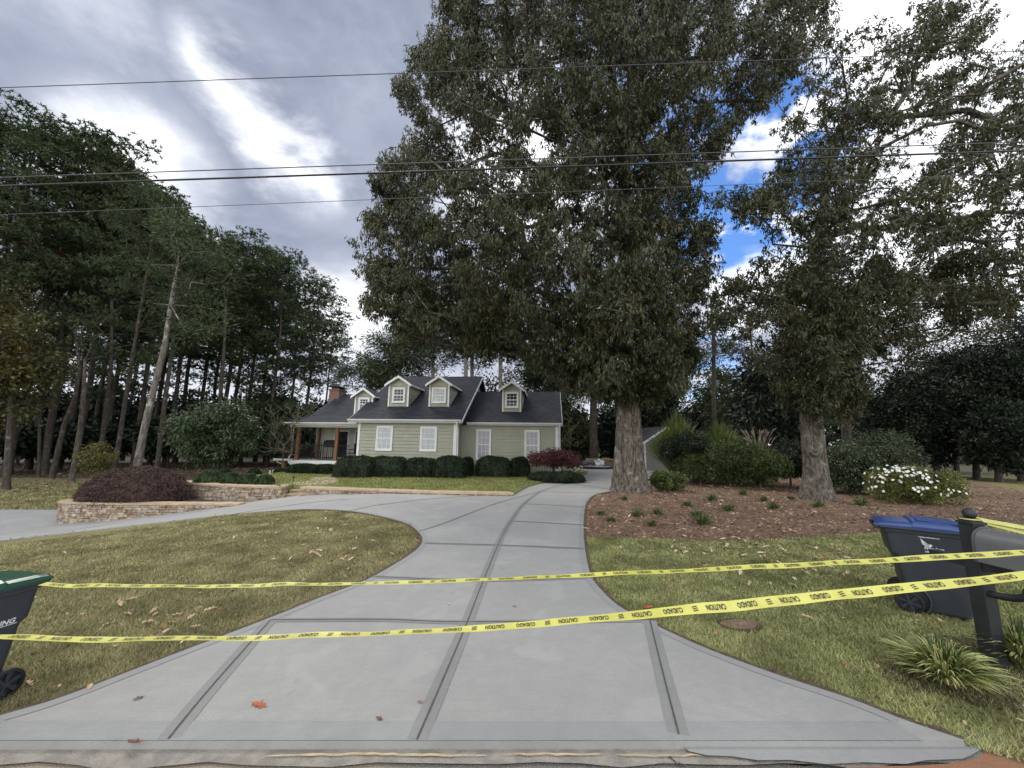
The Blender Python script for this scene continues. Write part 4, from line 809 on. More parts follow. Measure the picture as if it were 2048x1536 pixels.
def bin_(name, label, loc, rz, lidm, right, texts):
    """side view: handle and wheels towards +x (mirrored with right=False), width along y"""
    sx = 1 if right else -1; root = thing(name, label, 'wheeled bin', loc, rz)
    def X(x): return x * sx
    H = .93
    # body rings (x0,x1,halfwidth) by height, rounded corners
    ringsd = [(.02, -.27, .20, .22), (.05, -.285, .225, .235), (.30, -.305, .255, .25), (.62, -.335, .29, .268), (.66, -.34, .335, .272), (.80, -.352, .352, .278), (.90, -.36, .362, .282), (.905, -.375, .378, .295), (.965, -.378, .382, .298)]
    vs = []; n = 0; rc = .05
    for z, xa, xb, hw in ringsd:
        pts = []
        for cx, cy, a0 in ((xb - rc, hw - rc, 0), (xa + rc, hw - rc, 90), (xa + rc, -hw + rc, 180), (xb - rc, -hw + rc, 270)):
            for a in (0, 22.5, 45, 67.5, 90): pts.append((cx + rc * math.cos(R_(a0 + a)), cy + rc * math.sin(R_(a0 + a)), z))
        n = len(pts); vs += [(X(p_[0]), p_[1], p_[2]) for p_ in pts]
    fs = [(i * n + k, i * n + (k + 1) % n, (i + 1) * n + (k + 1) % n, (i + 1) * n + k) for i in range(len(ringsd) - 1) for k in range(n)] + [tuple(range(n))[::-1]]
    bd = MB(); bd.add(vs, fs, 0, False); bod = bd.build('body', MT['binbody'], root)
    # wheel arch bulge
    k = MB(); L = [(X(.215 + .175 * math.cos(R_(a))), -.262 + .0, .14 + .175 * math.sin(R_(a))) for a in range(104, 236, 12)]; k.tube(L, .016, 6); k.build('wheel_arch', MT['binbody'], root)
    # lid: slightly domed, overhanging, with raised panels
    lid = MB(); prof = [(-.40, .965), (-.405, .99), (-.36, 1.015), (-.18, 1.045), (.10, 1.05), (.12, 1.03), (.34, 1.02), (.40, 1.012), (.435, .995), (.43, .975), (.39, .962)]
    hw = .312
    def lidring(y, dz, inn): return [(X(a * (1 - inn)), y, .965 + (c_ - .965) * dz) for a, c_ in prof]
    cols = [(-hw, .35, .0), (-hw + .02, .75, .0), (-hw + .07, 1., .0), (-.09, 1.12, 0), (.09, 1.12, 0), (hw - .07, 1., 0), (hw - .02, .75, 0), (hw, .35, 0)]
    vs = []; npf = len(prof)
    for y, dz, inn in cols: vs += lidring(y, dz, inn)
    fs = [(i * npf + k, i * npf + k + 1, (i + 1) * npf + k + 1, (i + 1) * npf + k) for i in range(len(cols) - 1) for k in range(npf - 1)] + [(i * npf + npf - 1, i * npf, (i + 1) * npf, (i + 1) * npf + npf - 1) for i in range(len(cols) - 1)] + [tuple(range(npf))[::-1], tuple((len(cols) - 1) * npf + k for k in range(npf))]
    lid.add(vs, fs, 0, False)
    for (a, c_, yy0, yy1) in ((-.33, .06, -.22, -.03), (-.33, .06, .03, .22)):
        lid.prism([(X(a), yy0, 1.035), (X(c_), yy0, 1.055), (X(c_), yy0, 1.068), (X(a + .03), yy0, 1.052)], (0, 0, 0), (0, yy1 - yy0, 0))
    lo = lid.build('lid', lidm, root, bevel=.006)
    k = MB(); k.box(min(X(-.395), X(.40)), max(X(-.395), X(.40)), -.316, .316, .945, .966); k.build('rim', MT['binbody'], root, bevel=.006)
    k = MB(); k.tube([(X(.40), -.24, .93), (X(.44), -.24, .945), (X(.45), 0, .95), (X(.44), .24, .945), (X(.40), .24, .93)], .016, 8); k.build('handle', MT['binbody'], root)
    k = MB(); k.tube([(X(.22), -.29, .13), (X(.22), .29, .13)], .012, 8); k.build('axle', MT['rubber'], root)
    for sy in (-1, 1):
        w_ = MB(); cx, cz, r = .225, .125, .125
        for (r0, r1, y0, y1) in ((.125, .100, .275, .325),):
            seg = 32; vs = []
            for i in range(seg):
                a = 2 * math.pi * i / seg; ca, sa = math.cos(a), math.sin(a)
                vs += [(X(cx + r0 * ca), sy * y0, cz + r0 * sa), (X(cx + r0 * ca), sy * y1, cz + r0 * sa), (X(cx + r1 * ca), sy * (y1 + .004), cz + r1 * sa), (X(cx + r1 * ca), sy * y0, cz + r1 * sa)]
            w_.add(vs, [(4 * i + k_, 4 * i + (k_ + 1) % 4, 4 * ((i + 1) % seg) + (k_ + 1) % 4, 4 * ((i + 1) % seg) + k_) for i in range(seg) for k_ in range(4)], 0, False)
        wo = w_.build('wheel', MT['rubber'], root)
        h_ = MB()
        h_.add([(X(cx + .10 * math.cos(2 * math.pi * i / 24)), sy * .285, cz + .10 * math.sin(2 * math.pi * i / 24)) for i in range(24)], [tuple(range(24))])
        for i in range(6):
            a = 2 * math.pi * i / 6 + .3; d = np.array([math.cos(a), math.sin(a)]); pn = np.array([-d[1], d[0]]) * .011; q0 = d * .02; q1 = d * .102
            P_ = [(X(cx + q[0]), sy * .318, cz + q[1]) for q in (q0 - pn, q1 - pn * 1.7, q1 + pn * 1.7, q0 + pn)]; h_.prism(P_, (0, 0, 0), (0, -sy * .03, 0))
        h_.tube([(X(cx), sy * .28, cz), (X(cx), sy * .33, cz)], .025, 12); h_.build('hub', MT['binbody'], wo)
    # printing on the near side (y negative), following the side's slope
    def place(tx, tz, ang=0.):
        hwz = np.interp(tz, [r_[0] for r_ in ringsd], [r_[3] for r_ in ringsd]); sl = math.atan((.282 - .25) / .6)
        return Matrix.Translation((tx, -hwz - .0035, tz)) @ Matrix.Rotation(R_(90) + sl * 1, 4, 'X') @ Matrix.Rotation(ang, 4, 'Z')
    for kind, body, size, tx, tz, sh, bo in texts:
        if kind == 't': text_obj(body, size, MT['print'], root, place(tx, tz), shear=sh, bold=bo)
        if kind == 'wing':
            e = MB(); Mx = place(tx, tz)
            def poly_(pts): v = [Mx @ Vector((a * size, c_ * size, 0)) for a, c_ in pts]; v2 = [Mx @ Vector((a * size, c_ * size, .0006)) for a, c_ in pts]; n_ = len(pts); e.add(v + v2, [tuple(range(n_, 2 * n_))] + [(i, (i + 1) % n_, (i + 1) % n_ + n_, i + n_) for i in range(n_)])
            for i in range(6): f_ = i / 6; poly_([(0 + f_ * .12, 1 - f_ * .62), (.12 + f_ * .12, .93 - f_ * .58), (.66, .40 - f_ * .22), (.60 - f_ * .1, .33 - f_ * .22)])
            poly_([(.60, .22), (.62, .42), (.72, .50), (.80, .46), (.95, .33), (.82, .34), (.78, .22), (.68, .16)]); e.build('wing_emblem', MT['print'], root)
        if kind == 'bar':
            e = MB(); Mx = place(tx, tz); v = [Mx @ Vector(q) for q in ((0, 0, 0), (size, 0, 0), (size, body, 0), (0, body, 0), (0, 0, .0006), (size, 0, .0006), (size, body, .0006), (0, body, .0006))]; e.add(v, [(4, 5, 6, 7), (0, 1, 5, 4), (3, 7, 6, 2), (0, 4, 7, 3), (1, 2, 6, 5)]); e.build('underline', MT['print'], root)
    return root
br_ = gp(1905, 1248); 
BINR = bin_('wheeled_bin', 'charcoal wheeled bin with blue lid standing behind the mailbox', (5.10, 4.93, 0.0), R_(-38), MT['bluelid'], False,
    [('t', 'freedomdisposal.com', .020, -.07, .872, 0, .0006), ('wing', None, .115, -.065, .748, 0, 0), ('t', 'Freedom', .044, -.035, .742, .15, .0014), ('bar', .005, .09, .02, .733, 0, 0), ('t', '678.373.5088', .024, -.03, .708, 0, .0009)])
BINL = bin_('wheeled_bin', 'dark wheeled recycling bin with green lid cut by the left edge of the photo', (-3.98, 2.98, 0.0), R_(80), MT['greenlid'], True,
    [('t', 'Freedom', .045, -.05, .70, .2, .0012), ('t', 'RECYCLING', .058, -.085, .645, .2, .0018), ('bar', .006, .33, -.085, .632, 0, 0), ('t', '678.373.5088', .036, -.11, .585, .1, .0008)])
BINL.scale = (.81, .81, .81)
# mailbox
MT['post'] = mat('black_painted_post', (.016, .018, .021), (.024, .026, .03), 6, .5)
MT['mbox'] = mat('grey_mailbox_metal', (.14, .145, .15), (.12, .124, .13), 5, .45)
MT['mbrim'] = mat('dark_grey_metal', (.07, .073, .077), (.06, .06, .065), 5, .4)
pp = onz(2004, 1338, 0); mb_ = thing('mailbox', 'grey arched mailbox on a black post with ball finial and scroll bracket', 'mailbox', (pp[0], pp[1] + .05, 0), R_(4))
k = MB(); k.box(-.06, .06, -.06, .06, -.1, 1.22); k.build('post', MT['post'], mb_, bevel=.006)
k = MB(); k.box(-.072, .072, -.072, .072, 1.22, 1.24); k.prism([(-.06, -.06, 1.24), (.06, -.06, 1.24), (.04, -.04, 1.27), (-.04, -.04, 1.27)], (0, -.06, 0), (0, .06, 0)); k.build('post_cap', MT['post'], mb_, bevel=.004)
k = MB(); k.ball((0, 0, 1.31), .05, 18, 12); k.build('ball_finial', MT['post'], mb_)
k = MB(); k.box(-.045, .045, -.72, .36, .82, .90); k.build('arm', MT['post'], mb_, bevel=.005)
k = MB(); P = [(0, -.052, .62)] + [(0, -.052 - .26 * math.sin(R_(a)), .62 + .0 + .10 - .10 * math.cos(R_(a)) ) for a in range(10, 91, 10)] + [(0, -.312 - .03 * math.sin(R_(a)), .72 + .10 * (a / 90.)) for a in (30, 60, 90)]
k.tube(P, .030, 8); k.build('scroll_bracket', MT['post'], mb_)
k = MB(); k.tube([(0, .052 + .04 * math.sin(R_(a)) , .79 + .04 * math.cos(R_(a))) for a in range(0, 181, 20)], .006, 6); k.build('scroll_hook', MT['mbox'], mb_)
W2, SH, yb_, yf = .12, .17, -.085, -.68
arch = [(-W2, .905), (-W2, .905 + SH)] + [(-W2 * math.cos(R_(a)), .905 + SH + W2 * math.sin(R_(a))) for a in range(15, 180, 15)] + [(W2, .905 + SH), (W2, .905)]
k = MB(); n_ = len(arch); vs = [(a, yb_, c_) for a, c_ in arch] + [(a, yf, c_) for a, c_ in arch]; k.add(vs, [(i, i + 1, i + 1 + n_, i + n_) for i in range(n_ - 1)], 0, True); k.add(vs, [(n_ - 1, 0, n_, 2 * n_ - 1), tuple(range(n_))[::-1], tuple(range(n_, 2 * n_))]); bx_ = k.build('box', MT['mbox'], mb_)
for y_ in (yb_ + .004, yf - .004):
    k = MB(); k.tube([(a * 1.03, y_, .905 + (c_ - .905) * 1.015) for a, c_ in arch], .010, 6); k.build('rim', MT['mbrim'], mb_)
# caution tape
MT['tape'] = mat('yellow_tape', (.62, .60, .15), (.52, .505, .12), 6, .35)
MT['ink'] = mat('black_ink', (.02, .02, .018), (.03, .03, .025), 20, .6)
_glyph = {}
def glyph_mesh(body, height):
    if (body, height) in _glyph: return _glyph[(body, height)]
    cu = bpy.data.curves.new('g', 'FONT'); cu.body = body; cu.size = 1.; cu.resolution_u = 2; cu.offset = .024; to = bpy.data.objects.new('g', cu); COL.objects.link(to); dg = bpy.context.evaluated_depsgraph_get(); me = bpy.data.meshes.new_from_object(to.evaluated_get(dg)); bpy.data.objects.remove(to)
    V = np.array([v.co[:] for v in me.vertices]); Fs = [tuple(p_.vertices) for p_ in me.polygons]; V[:, 0] -= V[:, 0].min(); V[:, 1] -= V[:, 1].min(); V[:, 1] *= height / V[:, 1].max(); V[:, 0] *= height * 3.4 / V[:, 0].max()
    _glyph[(body, height)] = (V, Fs); return V, Fs
def tape(label, path, tilts, width, flip, period, seed, start=0.):
    """path: world points; tilts: degrees the band leans back from vertical at each point"""
    L = np.array(smoothline(path, 10)); s = np.concatenate([[0], np.cumsum(np.linalg.norm(np.diff(L, axis=0), axis=1))]); tl = np.interp(np.linspace(0, len(tilts) - 1, len(L)), range(len(tilts)), tilts) + 3.5 * np.sin(s * 5.1 + seed) + 2.5 * np.sin(s * 13.7); rnd = random.Random(seed)
    wob = np.random.default_rng(seed); L[:, 2] += np.interp(s, np.linspace(0, s[-1], 40), wob.normal(size=40) * .003)
    def P(u): return np.array([np.interp(u, s, L[:, i]) for i in range(3)])
    def fr(u):
        d = P(min(u + .02, s[-1])) - P(max(u - .02, 0)); d /= np.linalg.norm(d); a = R_(np.interp(u, s, tl)); side = np.cross(d, [0, 0, 1.]); side /= np.linalg.norm(side); up = np.cross(side, d)
        v = up * math.cos(a) - side * math.sin(a) ; return d, v, np.cross(d, v)
    root = bpy.data.objects.new('caution_tape', None)
    n = 160; k = MB(); vs = []
    for i in range(n + 1):
        u = s[-1] * i / n; d, v, nn = fr(u); q = P(u)
        for f_ in (-.5, -.17, .17, .5): vs.append(q + v * width * f_ - nn * .0012 * (1 - (2 * f_) ** 2))
    k.add(vs, [(4 * i + j, 4 * i + 4 + j, 4 * i + 5 + j, 4 * i + 1 + j) for i in range(n) for j in range(3)], 0, True)
    ob = k.build('caution_tape', MT['tape']); tag(ob, label, 'caution tape')
    u = start; q_ = 0; g = MB(); h = width * .54
    def put(V, Fs, u0, mode):
        vs = []; top = V[:, 0].max()
        for x, y, _z in V:
            if flip: x2 = top - x; y2 = h - y
            else: x2, y2 = x, y
            uu = u0 + x2; d, v, nn = fr(uu); q = P(uu); vs.append(q + v * (y2 - h / 2) + nn * .0022)
        g.add([v_ for v_ in vs], Fs)
    words = ['CAUTION', 'CUIDADO']
    logo = [(x0, y0) for x0 in (0, 1, 2) for y0 in (0,)]
    while u < s[-1] - .3:
        for wi in ((0, 1) if not flip else (0, 1)):
            V, Fs = glyph_mesh(words[wi], h); 
            if u + V[:, 0].max() < s[-1] - .02: put(V, Fs, u, 0)
            u += V[:, 0].max() + period * .13
        lv = []; lf = []
        for b_ in range(3):
            for (a0, a1, y0, y1) in ((0, 1, .0 + b_ * .36, .16 + b_ * .36),): i0 = len(lv); lv += [(a0 * h * .9, y0 * h, 0), (a1 * h * .9, y0 * h + .25 * h * .5, 0), (a1 * h * .9, y1 * h + .25 * h * .5, 0), (a0 * h * .9, y1 * h, 0)]; lf.append((i0, i0 + 1, i0 + 2, i0 + 3))
        if u + h < s[-1] - .02: put(np.array(lv), lf, u - period * .02, 0)
        u += period * .075 + h * .9
    g.build('lettering', MT['ink'], ob); return ob
def tp(px, py, Y): return at(px, py, Y)
U1 = [tp(84, 1169, 2.98), tp(250, 1171, 2.98), tp(500, 1171, 2.95), (tp(740, 1166, 2.92)), tp(1000, 1158, 2.9), tp(1200, 1149, 2.9), tp(1500, 1135, 2.9), tp(1740, 1122, 2.85), tp(1950, 1111, 2.8), tp(2048, 1105, 2.76), tp(2300, 1090, 2.7)]
tape('upper yellow caution tape stretched from the green lidded bin across to the mailbox', U1, [86, 86, 86, 87, 86, 83, 76, 68, 66, 66, 66], .056, False, .53, 3, .06)
U2 = [tp(-220, 1272, 2.5), tp(0, 1274, 2.5), tp(150, 1278, 2.5), tp(300, 1278, 2.5), tp(500, 1275, 2.5), tp(750, 1266, 2.48), tp(950, 1256, 2.45), tp(1100, 1245, 2.45), tp(1300, 1227, 2.42), tp(1500, 1207, 2.4), tp(1700, 1186, 2.4), tp(1900, 1167, 2.4), tp(2048, 1150, 2.4), tp(2300, 1122, 2.4)]
tape('lower yellow caution tape with upside down lettering, nearest across the driveway', U2, [90, 90, 91, 91, 90, 89, 86, 78, 66, 48, 54, 64, 66, 66], .062, True, .53, 5, .1)
kk = MB(); pa = [onz(1945, 1038, 1.27), at(2000, 1054, 4.1), at(2060, 1066, 4.4)]
zt_ = Vector(mb_.location) + Vector((0, 0, 1.262))
for dz, e in ((0, (2420, 1122)), (-.012, (2380, 1150))):
    a = zt_ + Vector((.05, 0, dz)); c_ = Vector(at(e[0], e[1], 4.9)); w_ = Vector((0, .01, .03)) * .6
    kk.add([a - w_, c_ - w_, c_ + w_, a + w_], [(0, 1, 2, 3)])
kk.tube([zt_ + Vector((.068 * math.cos(a), .068 * math.sin(a), 0)) for a in np.linspace(0, 2 * math.pi, 17)], .007, 5)
tag(kk.build('caution_tape', MT['tape']), 'short yellow tape tied round the mailbox post below its ball finial', 'caution tape')
# valve cover slab in the right lawn
vp = gp(1480, 1252); vc = thing('utility_cover', 'rusty brown oval utility cover sunk in the right lawn', 'utility cover', (vp[0], vp[1], vp[2]))
k = MB(); k.add([(.19 * math.cos(a) * (1 + .12 * math.sin(3 * a)), .11 * math.sin(a), .022 + .01 * math.cos(a)) for a in np.linspace(0, 2 * math.pi, 24, endpoint=False)] + [(.19 * math.cos(a) * (1 + .12 * math.sin(3 * a)), .11 * math.sin(a), -.03) for a in np.linspace(0, 2 * math.pi, 24, endpoint=False)], [tuple(range(24))] + [(i, i + 24, (i + 1) % 24 + 24, (i + 1) % 24) for i in range(24)]); k.build('lid', mat('rusty_stone', (.24, .15, .115), (.17, .105, .08), 9, .9, bump=.5), vc)
k = MB(); k.tube([(.215 * math.cos(a), .13 * math.sin(a), .004) for a in np.linspace(0, 2 * math.pi, 24)], .02, 6); k.build('soil_ring', mat('bare_brown_soil', (.07, .045, .03), None, 12, .95), vc)
# path light and garden statues
lp_ = gp(585.5, 970, ct); pl_ = thing('path_light', 'small black path light on the raised lawn above the steps', 'path light', lp_)
k = MB(); k.tube([(0, 0, -.05), (0, 0, .26)], .012, 6); k.build('stake', MT['iron'], pl_); k = MB(); k.lathe([(0, .33), (.02, .325), (.055, .27), (0, .27)], seg=12); k.build('lamp_head', MT['iron'], pl_)
stt = [(521, 950, .40, 'white garden statuette at the left of the three beside the dark round shrub'), (539, 950, .36, 'slim white garden statuette in the middle of the three'), (545.5, 950, .42, 'white garden statuette at the right of the three, nearest the porch')]
for (x, y, h, lab) in stt:
    q = gp(x, y, ULZ2); so_ = thing('garden_statuette', lab, 'statuette', q, 0, 'white statuettes left of the porch')
    k = MB(); k.lathe([(0, 0), (.12, 0), (.12, .05), (.08, .07), (.09, .14), (.05, h * .62), (.07, h * .72), (.045, h * .8)], seg=12); k.build('body', MT['white'], so_)
    k = MB(); k.ball((0, 0, h * .9), .055, 10, 8); k.build('head', MT['white'], so_)
# overhead wires
MT['wire'] = mat('weathered_cable', (.10, .095, .11), (.07, .07, .08), 3, .6); MT['wireb'] = mat('black_cable', (.02, .022, .025), None, 3, .5)
def wire(pts, Y, r, mt, lab):
    P = [at(x, y, Y) for x, y in pts]; X_ = [p_[0] for p_ in P]; Z_ = [p_[2] for p_ in P]; co = np.polyfit(X_, Z_, 1); co = np.array([0., co[0], co[1]]); xs_ = np.linspace(-42, 42, 160); k = MB(); k.tube([(x, Y, np.polyval(co, x)) for x in xs_], r, 6); tag(k.build('power_line', mt), lab, 'power line', 'overhead power lines')
wire([(0, 165), (400, 163), (800, 157), (1200, 139), (1640, 115), (2048, 95)], 6.4, .008, MT['wire'], 'thin topmost power line crossing the whole sky')
wire([(0, 349), (400, 345), (750, 333), (1200, 316), (1560, 297), (2048, 283)], 6.3, .010, MT['wire'], 'grey power line just above the thick black cable')
wire([(0, 366), (400, 360), (750, 350), (1200, 334), (1560, 319), (2048, 297)], 6.0, .017, MT['wireb'], 'thick black overhead cable, second lowest of the lines')
wire([(330, 412), (600, 407), (750, 402), (1300, 378), (1700, 358)], 9.5, .008, MT['wire'], 'faint lowest power line ending among the pines')
# ================================================================== TREES
def vnoise(P, sc_, seed):
    rg = np.random.default_rng(seed); K = rg.normal(size=(6, 3)); K /= np.linalg.norm(K, axis=1, keepdims=True); fr = rg.uniform(.6, 1.7, 6); ph = rg.random(6) * 6.28
    return sum(np.sin((P / sc_) @ K[i] * fr[i] * 2.2 + ph[i]) for i in range(6)) / 6
def crown_points(poly, Y0, Tmax, n, rng, zcap=None, gap=-.28, gs=1.6, holes=(), ex=260., miny=7.5):
    A = np.array(poly, float); mn, mx = A.min(0), A.max(0); P = rng.uniform(mn, mx, (n * 6, 2)); P = P[inpoly(P, A)]
    for hx, hy, hr in holes: P = P[np.hypot(P[:, 0] - hx, P[:, 1] - hy) > hr]
    e = edged(P, A); T_ = Tmax * np.sqrt(np.clip(e / ex, .02, 1)); Y = Y0 + rng.uniform(-1, 1, len(P)) * T_; Y = np.maximum(Y, miny)
    W = np.array([at(p_[0], p_[1], y) for p_, y in zip(P, Y)])
    k = vnoise(W, gs, 9) > gap; return W[k][:n]
def build_tree(name, label, cat, base, trunk, tr, clumps, leafargs, lmat, bmat, seed, group=None, tip=.013, flare=1.5, lobes=0., rough=.06, limbfirst=2, sides=28, extra=None, extramat=None, tstep=.12, droop=.6, lv=None, power=.5, cap=None, bunch=0):
    rng = np.random.default_rng(seed); root = thing(name, label, cat, base, 0, group); B = np.array(base, float)
    tk = [np.array(q, float) - B for q in trunk]; cl = clumps - B
    vt = trunk_mesh(tk, tr, rng, sides=sides, flare=flare, lobes=lobes, rough=rough, step=tstep); to = np_obj('trunk', vt[0], vt[1], bmat, root, smooth=True)
    sv, sf = skeleton(tk, tr, cl, tip=tip, first=limbfirst, rng=rng, power=power, cap=cap); np_obj('branches', sv, sf, bmat, root, smooth=True)
    rad, per, L, W, fl = leafargs; V, Fc = cloud_leaves(cl, rad * rng.uniform(.7, 1.3, len(cl)), per, L, W, rng, droop=droop, flat=fl, bunch=bunch); np_obj('crown', V, Fc, lmat, root)
    if extra is not None:
        V, Fc = cloud_leaves(extra - B, rad * .8, per, L, W, rng, droop=droop, flat=fl); np_obj('turning_leaves', V, Fc, extramat, root)
    return root
rg = np.random.default_rng(11)
# the big oak by the driveway
O1 = gp(1260, 984); Y1 = O1[1]
c1 = [(860, -30), (880, 20), (850, 90), (800, 140), (800, 200), (835, 250), (850, 275), (790, 262), (745, 262), (722, 300), (740, 350), (765, 392), (745, 425), (722, 480), (722, 555), (735, 612), (790, 655), (830, 690), (900, 698), (1000, 705), (1080, 718), (1120, 748), (1165, 775), (1205, 792), (1290, 798), (1345, 770), (1378, 735), (1396, 690), (1400, 600), (1425, 520), (1420, 440), (1385, 375), (1440, 305), (1475, 255), (1530, 205), (1560, 150), (1640, 112), (1660, 60), (1645, -10), (1640, -180), (1420, -330), (1120, -330), (920, -200)]
h1 = [(905, 245, 26), (1085, 290, 30), (1062, 262, 18), (880, 400, 14), (1190, 370, 16), (1425, 195, 26), (1395, 60, 18), (1240, 360, 10), (1310, 110, 14), (960, 470, 10), (870, 300, 16), (1330, 250, 14), (1250, 545, 10)]
cl1 = crown_points(c1, Y1, 5.2, 2500, rg, holes=h1, gap=-.38, gs=1.3)
tX = lambda px, py, dy=0: at(px, py, Y1 + dy)
trunk1 = [O1 - np.array([0, 0, .15]), tX(1258, 930), tX(1258, 860), tX(1254, 790), tX(1262, 700), tX(1268, 600), tX(1262, 480), tX(1245, 340), tX(1230, 200), tX(1220, 60), tX(1215, -120)]
tr1 = [.60, .50, .46, .42, .38, .34, .28, .21, .15, .10, .05]
low = crown_points([(1130, 700), (1380, 690), (1350, 775), (1290, 800), (1205, 795), (1150, 765)], Y1, 2.2, 70, rg, gap=-.5)
front = np.array([at(1255 + rg.normal() * 75, y, Y1 - rg.uniform(.9, 3.2)) for y in np.linspace(770, -150, 190)])
oak = build_tree('oak_tree', 'largest oak with thick pale ridged trunk beside the driveway bend', 'oak tree', O1, trunk1, tr1, np.concatenate([cl1, low, front]), (.52, 250, .175, .046, 1.0), MT['oak'], MT['bark'], 3, lobes=.05, flare=1.45, tip=.012, limbfirst=3, sides=40, rough=.09, extra=cl1[::23], extramat=MT['oakred'], cap=.20, bunch=10, droop=.66)
# second stem seam on the big oak
vv = trunk_mesh([np.array([.36, -.10, -.1]), np.array([.30, -.16, 1.0]), np.array([.24, -.18, 2.2]), np.array([.16, -.15, 3.3])], [.30, .24, .22, .14], rg, sides=24, flare=1.4, rough=.09); np_obj('fused_stem', vv[0], vv[1], MT['bark'], oak, smooth=True)
# the right oak
O2 = gp(1633, 1000); Y2 = O2[1]; t2 = lambda px, py, dy=0: at(px, py, Y2 + dy)
c2 = [(1590, 835), (1560, 790), (1545, 745), (1440, 700), (1420, 620), (1450, 560), (1530, 520), (1550, 470), (1530, 440), (1480, 440), (1425, 435), (1400, 410), (1480, 385), (1540, 378), (1565, 300), (1590, 235), (1680, 165), (1750, 118), (1780, 60), (1830, 10), (1900, -5), (1985, -10), (1985, 50), (1950, 92), (1860, 120), (1850, 150), (1950, 120), (2048, 80), (2230, 60), (2330, 260), (2300, 480), (2200, 610), (2048, 600), (1990, 632), (1900, 670), (1800, 690), (1730, 735), (1722, 790), (1690, 842), (1640, 830)]
h2 = [(1840, 300, 40), (1780, 290, 18), (1960, 215, 26), (1850, 525, 24), (1740, 250, 18), (1900, 240, 16), (1660, 300, 10), (2010, 470, 20), (1790, 700, 26), (1930, 420, 14), (1700, 210, 14), (1580, 400, 12), (2020, 130, 18), (1960, 320, 12)]
cl2 = crown_points(c2, Y2, 4.2, 980, rg, holes=h2, gap=-.14, gs=1.1)
low2 = crown_points([(1560, 560), (1700, 560), (1718, 700), (1710, 790), (1680, 838), (1600, 832), (1565, 780), (1555, 680)], Y2, 1.5, 120, rg, gap=-.6, ex=90)
trunk2 = [O2 - np.array([0, 0, .15]), t2(1632, 950), t2(1626, 890), t2(1622, 830), t2(1622, 740), t2(1628, 620), t2(1640, 480), t2(1655, 360), t2(1680, 260)]
tr2 = [.44, .36, .33, .31, .28, .25, .20, .13, .06]
k2 = rg.random(len(low2)) < .45
front2 = np.array([at(1650 + rg.normal() * 55, y, Y2 - rg.uniform(.6, 2.4)) for y in np.linspace(760, 60, 80)])
oak2 = build_tree('oak_tree', 'smaller oak with brown trunk, knot hole and reddish lower leaves in the mulch bed', 'oak tree', O2, trunk2, tr2, np.concatenate([cl2, low2[~k2], front2]), (.46, 200, .15, .044, 1.), MT['oak'], MT['bark2'], 8, flare=1.4, tip=.011, limbfirst=3, sides=34, rough=.07, extra=low2[k2], extramat=MT['oakred'], droop=.58, cap=.11, bunch=10)
k = MB(); rnk = random.Random(1); kq = t2(1612, 905) - O2
k.lathe([(.0, .03), (.05, .04), (.085, .10), (.12, .08), (.14, .0)], seg=14); kn = k.build('knot', MT['bark2'], oak2); kn.location = (kq[0] + .03, kq[1] - .30, kq[2]); kn.rotation_euler = (R_(80), 0, R_(-20))
# ------------------------------------------------------------------ pines
def pine_mesh(seed, H=24., cb=.45, R=4.2, npads=64, needle=MT['pine'], nb_=10, tuft=32, bl=.30, bw=.062, round_=True, padr=.78):
    rng = np.random.default_rng(seed); lean = rng.normal(size=2) * .25
    tk = [np.array([lean[0] * (i / 8) * (1 if i < 8 else 1) + .12 * math.sin(i * 1.3 + seed), lean[1] * i / 8, H * i / 8]) for i in range(9)]; tk[0] = np.array([0, 0, -.3]); tk[8] *= np.array([1, 1, .97]); tr = [.19, .165, .15, .135, .12, .10, .08, .05, .02]
    pads = []
    for i in range(npads):
        f = (i + rng.random()) / npads; z = H * (cb + (1 - cb) * f ** .85); e = 1 - ((f - .42) / .62) ** 2 if round_ else 1 - f * .8; rr = R * max(.12, e) ** .6 * rng.uniform(.25, 1.05); a = i * 2.4 + rng.normal() * .4
        pads.append([tk[8][0] * f + rr * math.cos(a), tk[8][1] * f + rr * math.sin(a), z + rng.normal() * .3 - rr * .05])
    pads = np.array(pads)
    sv, sf = skeleton(tk, tr, pads, tip=.018, first=3, rng=rng, sides=4, seg=1.1, power=.42, cap=.09)
    # dead stubs under the crown
    st = []
    tv, tf = trunk_mesh(tk, tr, rng, sides=10, flare=1.3, rough=.05, step=.7)
    ce = np.repeat(pads, tuft, 0) + unit(rng.normal(size=(npads * tuft, 3))) * (rng.random((npads * tuft, 1)) ** .5) * np.array([1.15, 1.15, .55]) * padr * 1.25
    c2_ = np.repeat(ce, nb_, 0); n = len(c2_); d = unit(rng.normal(size=(n, 3)) + np.array([0, 0, .35])); V, Fc = leaf_arrays(c2_ - d * .05, d, bl * rng.uniform(.7, 1.2, n), bw, rng)
    return (tv, tf), (sv, sf), (V, Fc)
def pine_proto(seed, label, barkm, needle=MT['pine'], **kw):
    a, b_, c_ = pine_mesh(seed, **kw); root = thing('pine_tree', label, 'pine tree', (0, 0, 0), 0, 'tall pines of the wood on the left')
    np_obj('trunk', a[0], a[1], barkm, root, smooth=True); np_obj('branches', b_[0], b_[1], barkm, root, smooth=True); np_obj('crown', c_[0], c_[1], needle, root); return root
protos = [pine_proto(21, '', MT['pbark'], H=24, cb=.42, R=4.8, npads=84), pine_proto(22, '', MT['pbark'], H=25, cb=.5, R=4.2, npads=72), pine_proto(23, '', MT['pbark'], H=23, cb=.38, R=4.4, npads=80), pine_proto(24, '', MT['pbark'], H=24, cb=.24, R=5.2, npads=120), pine_proto(25, '', MT['pbark'], H=22, cb=.55, R=3.4, npads=60)]
used = [False] * 5
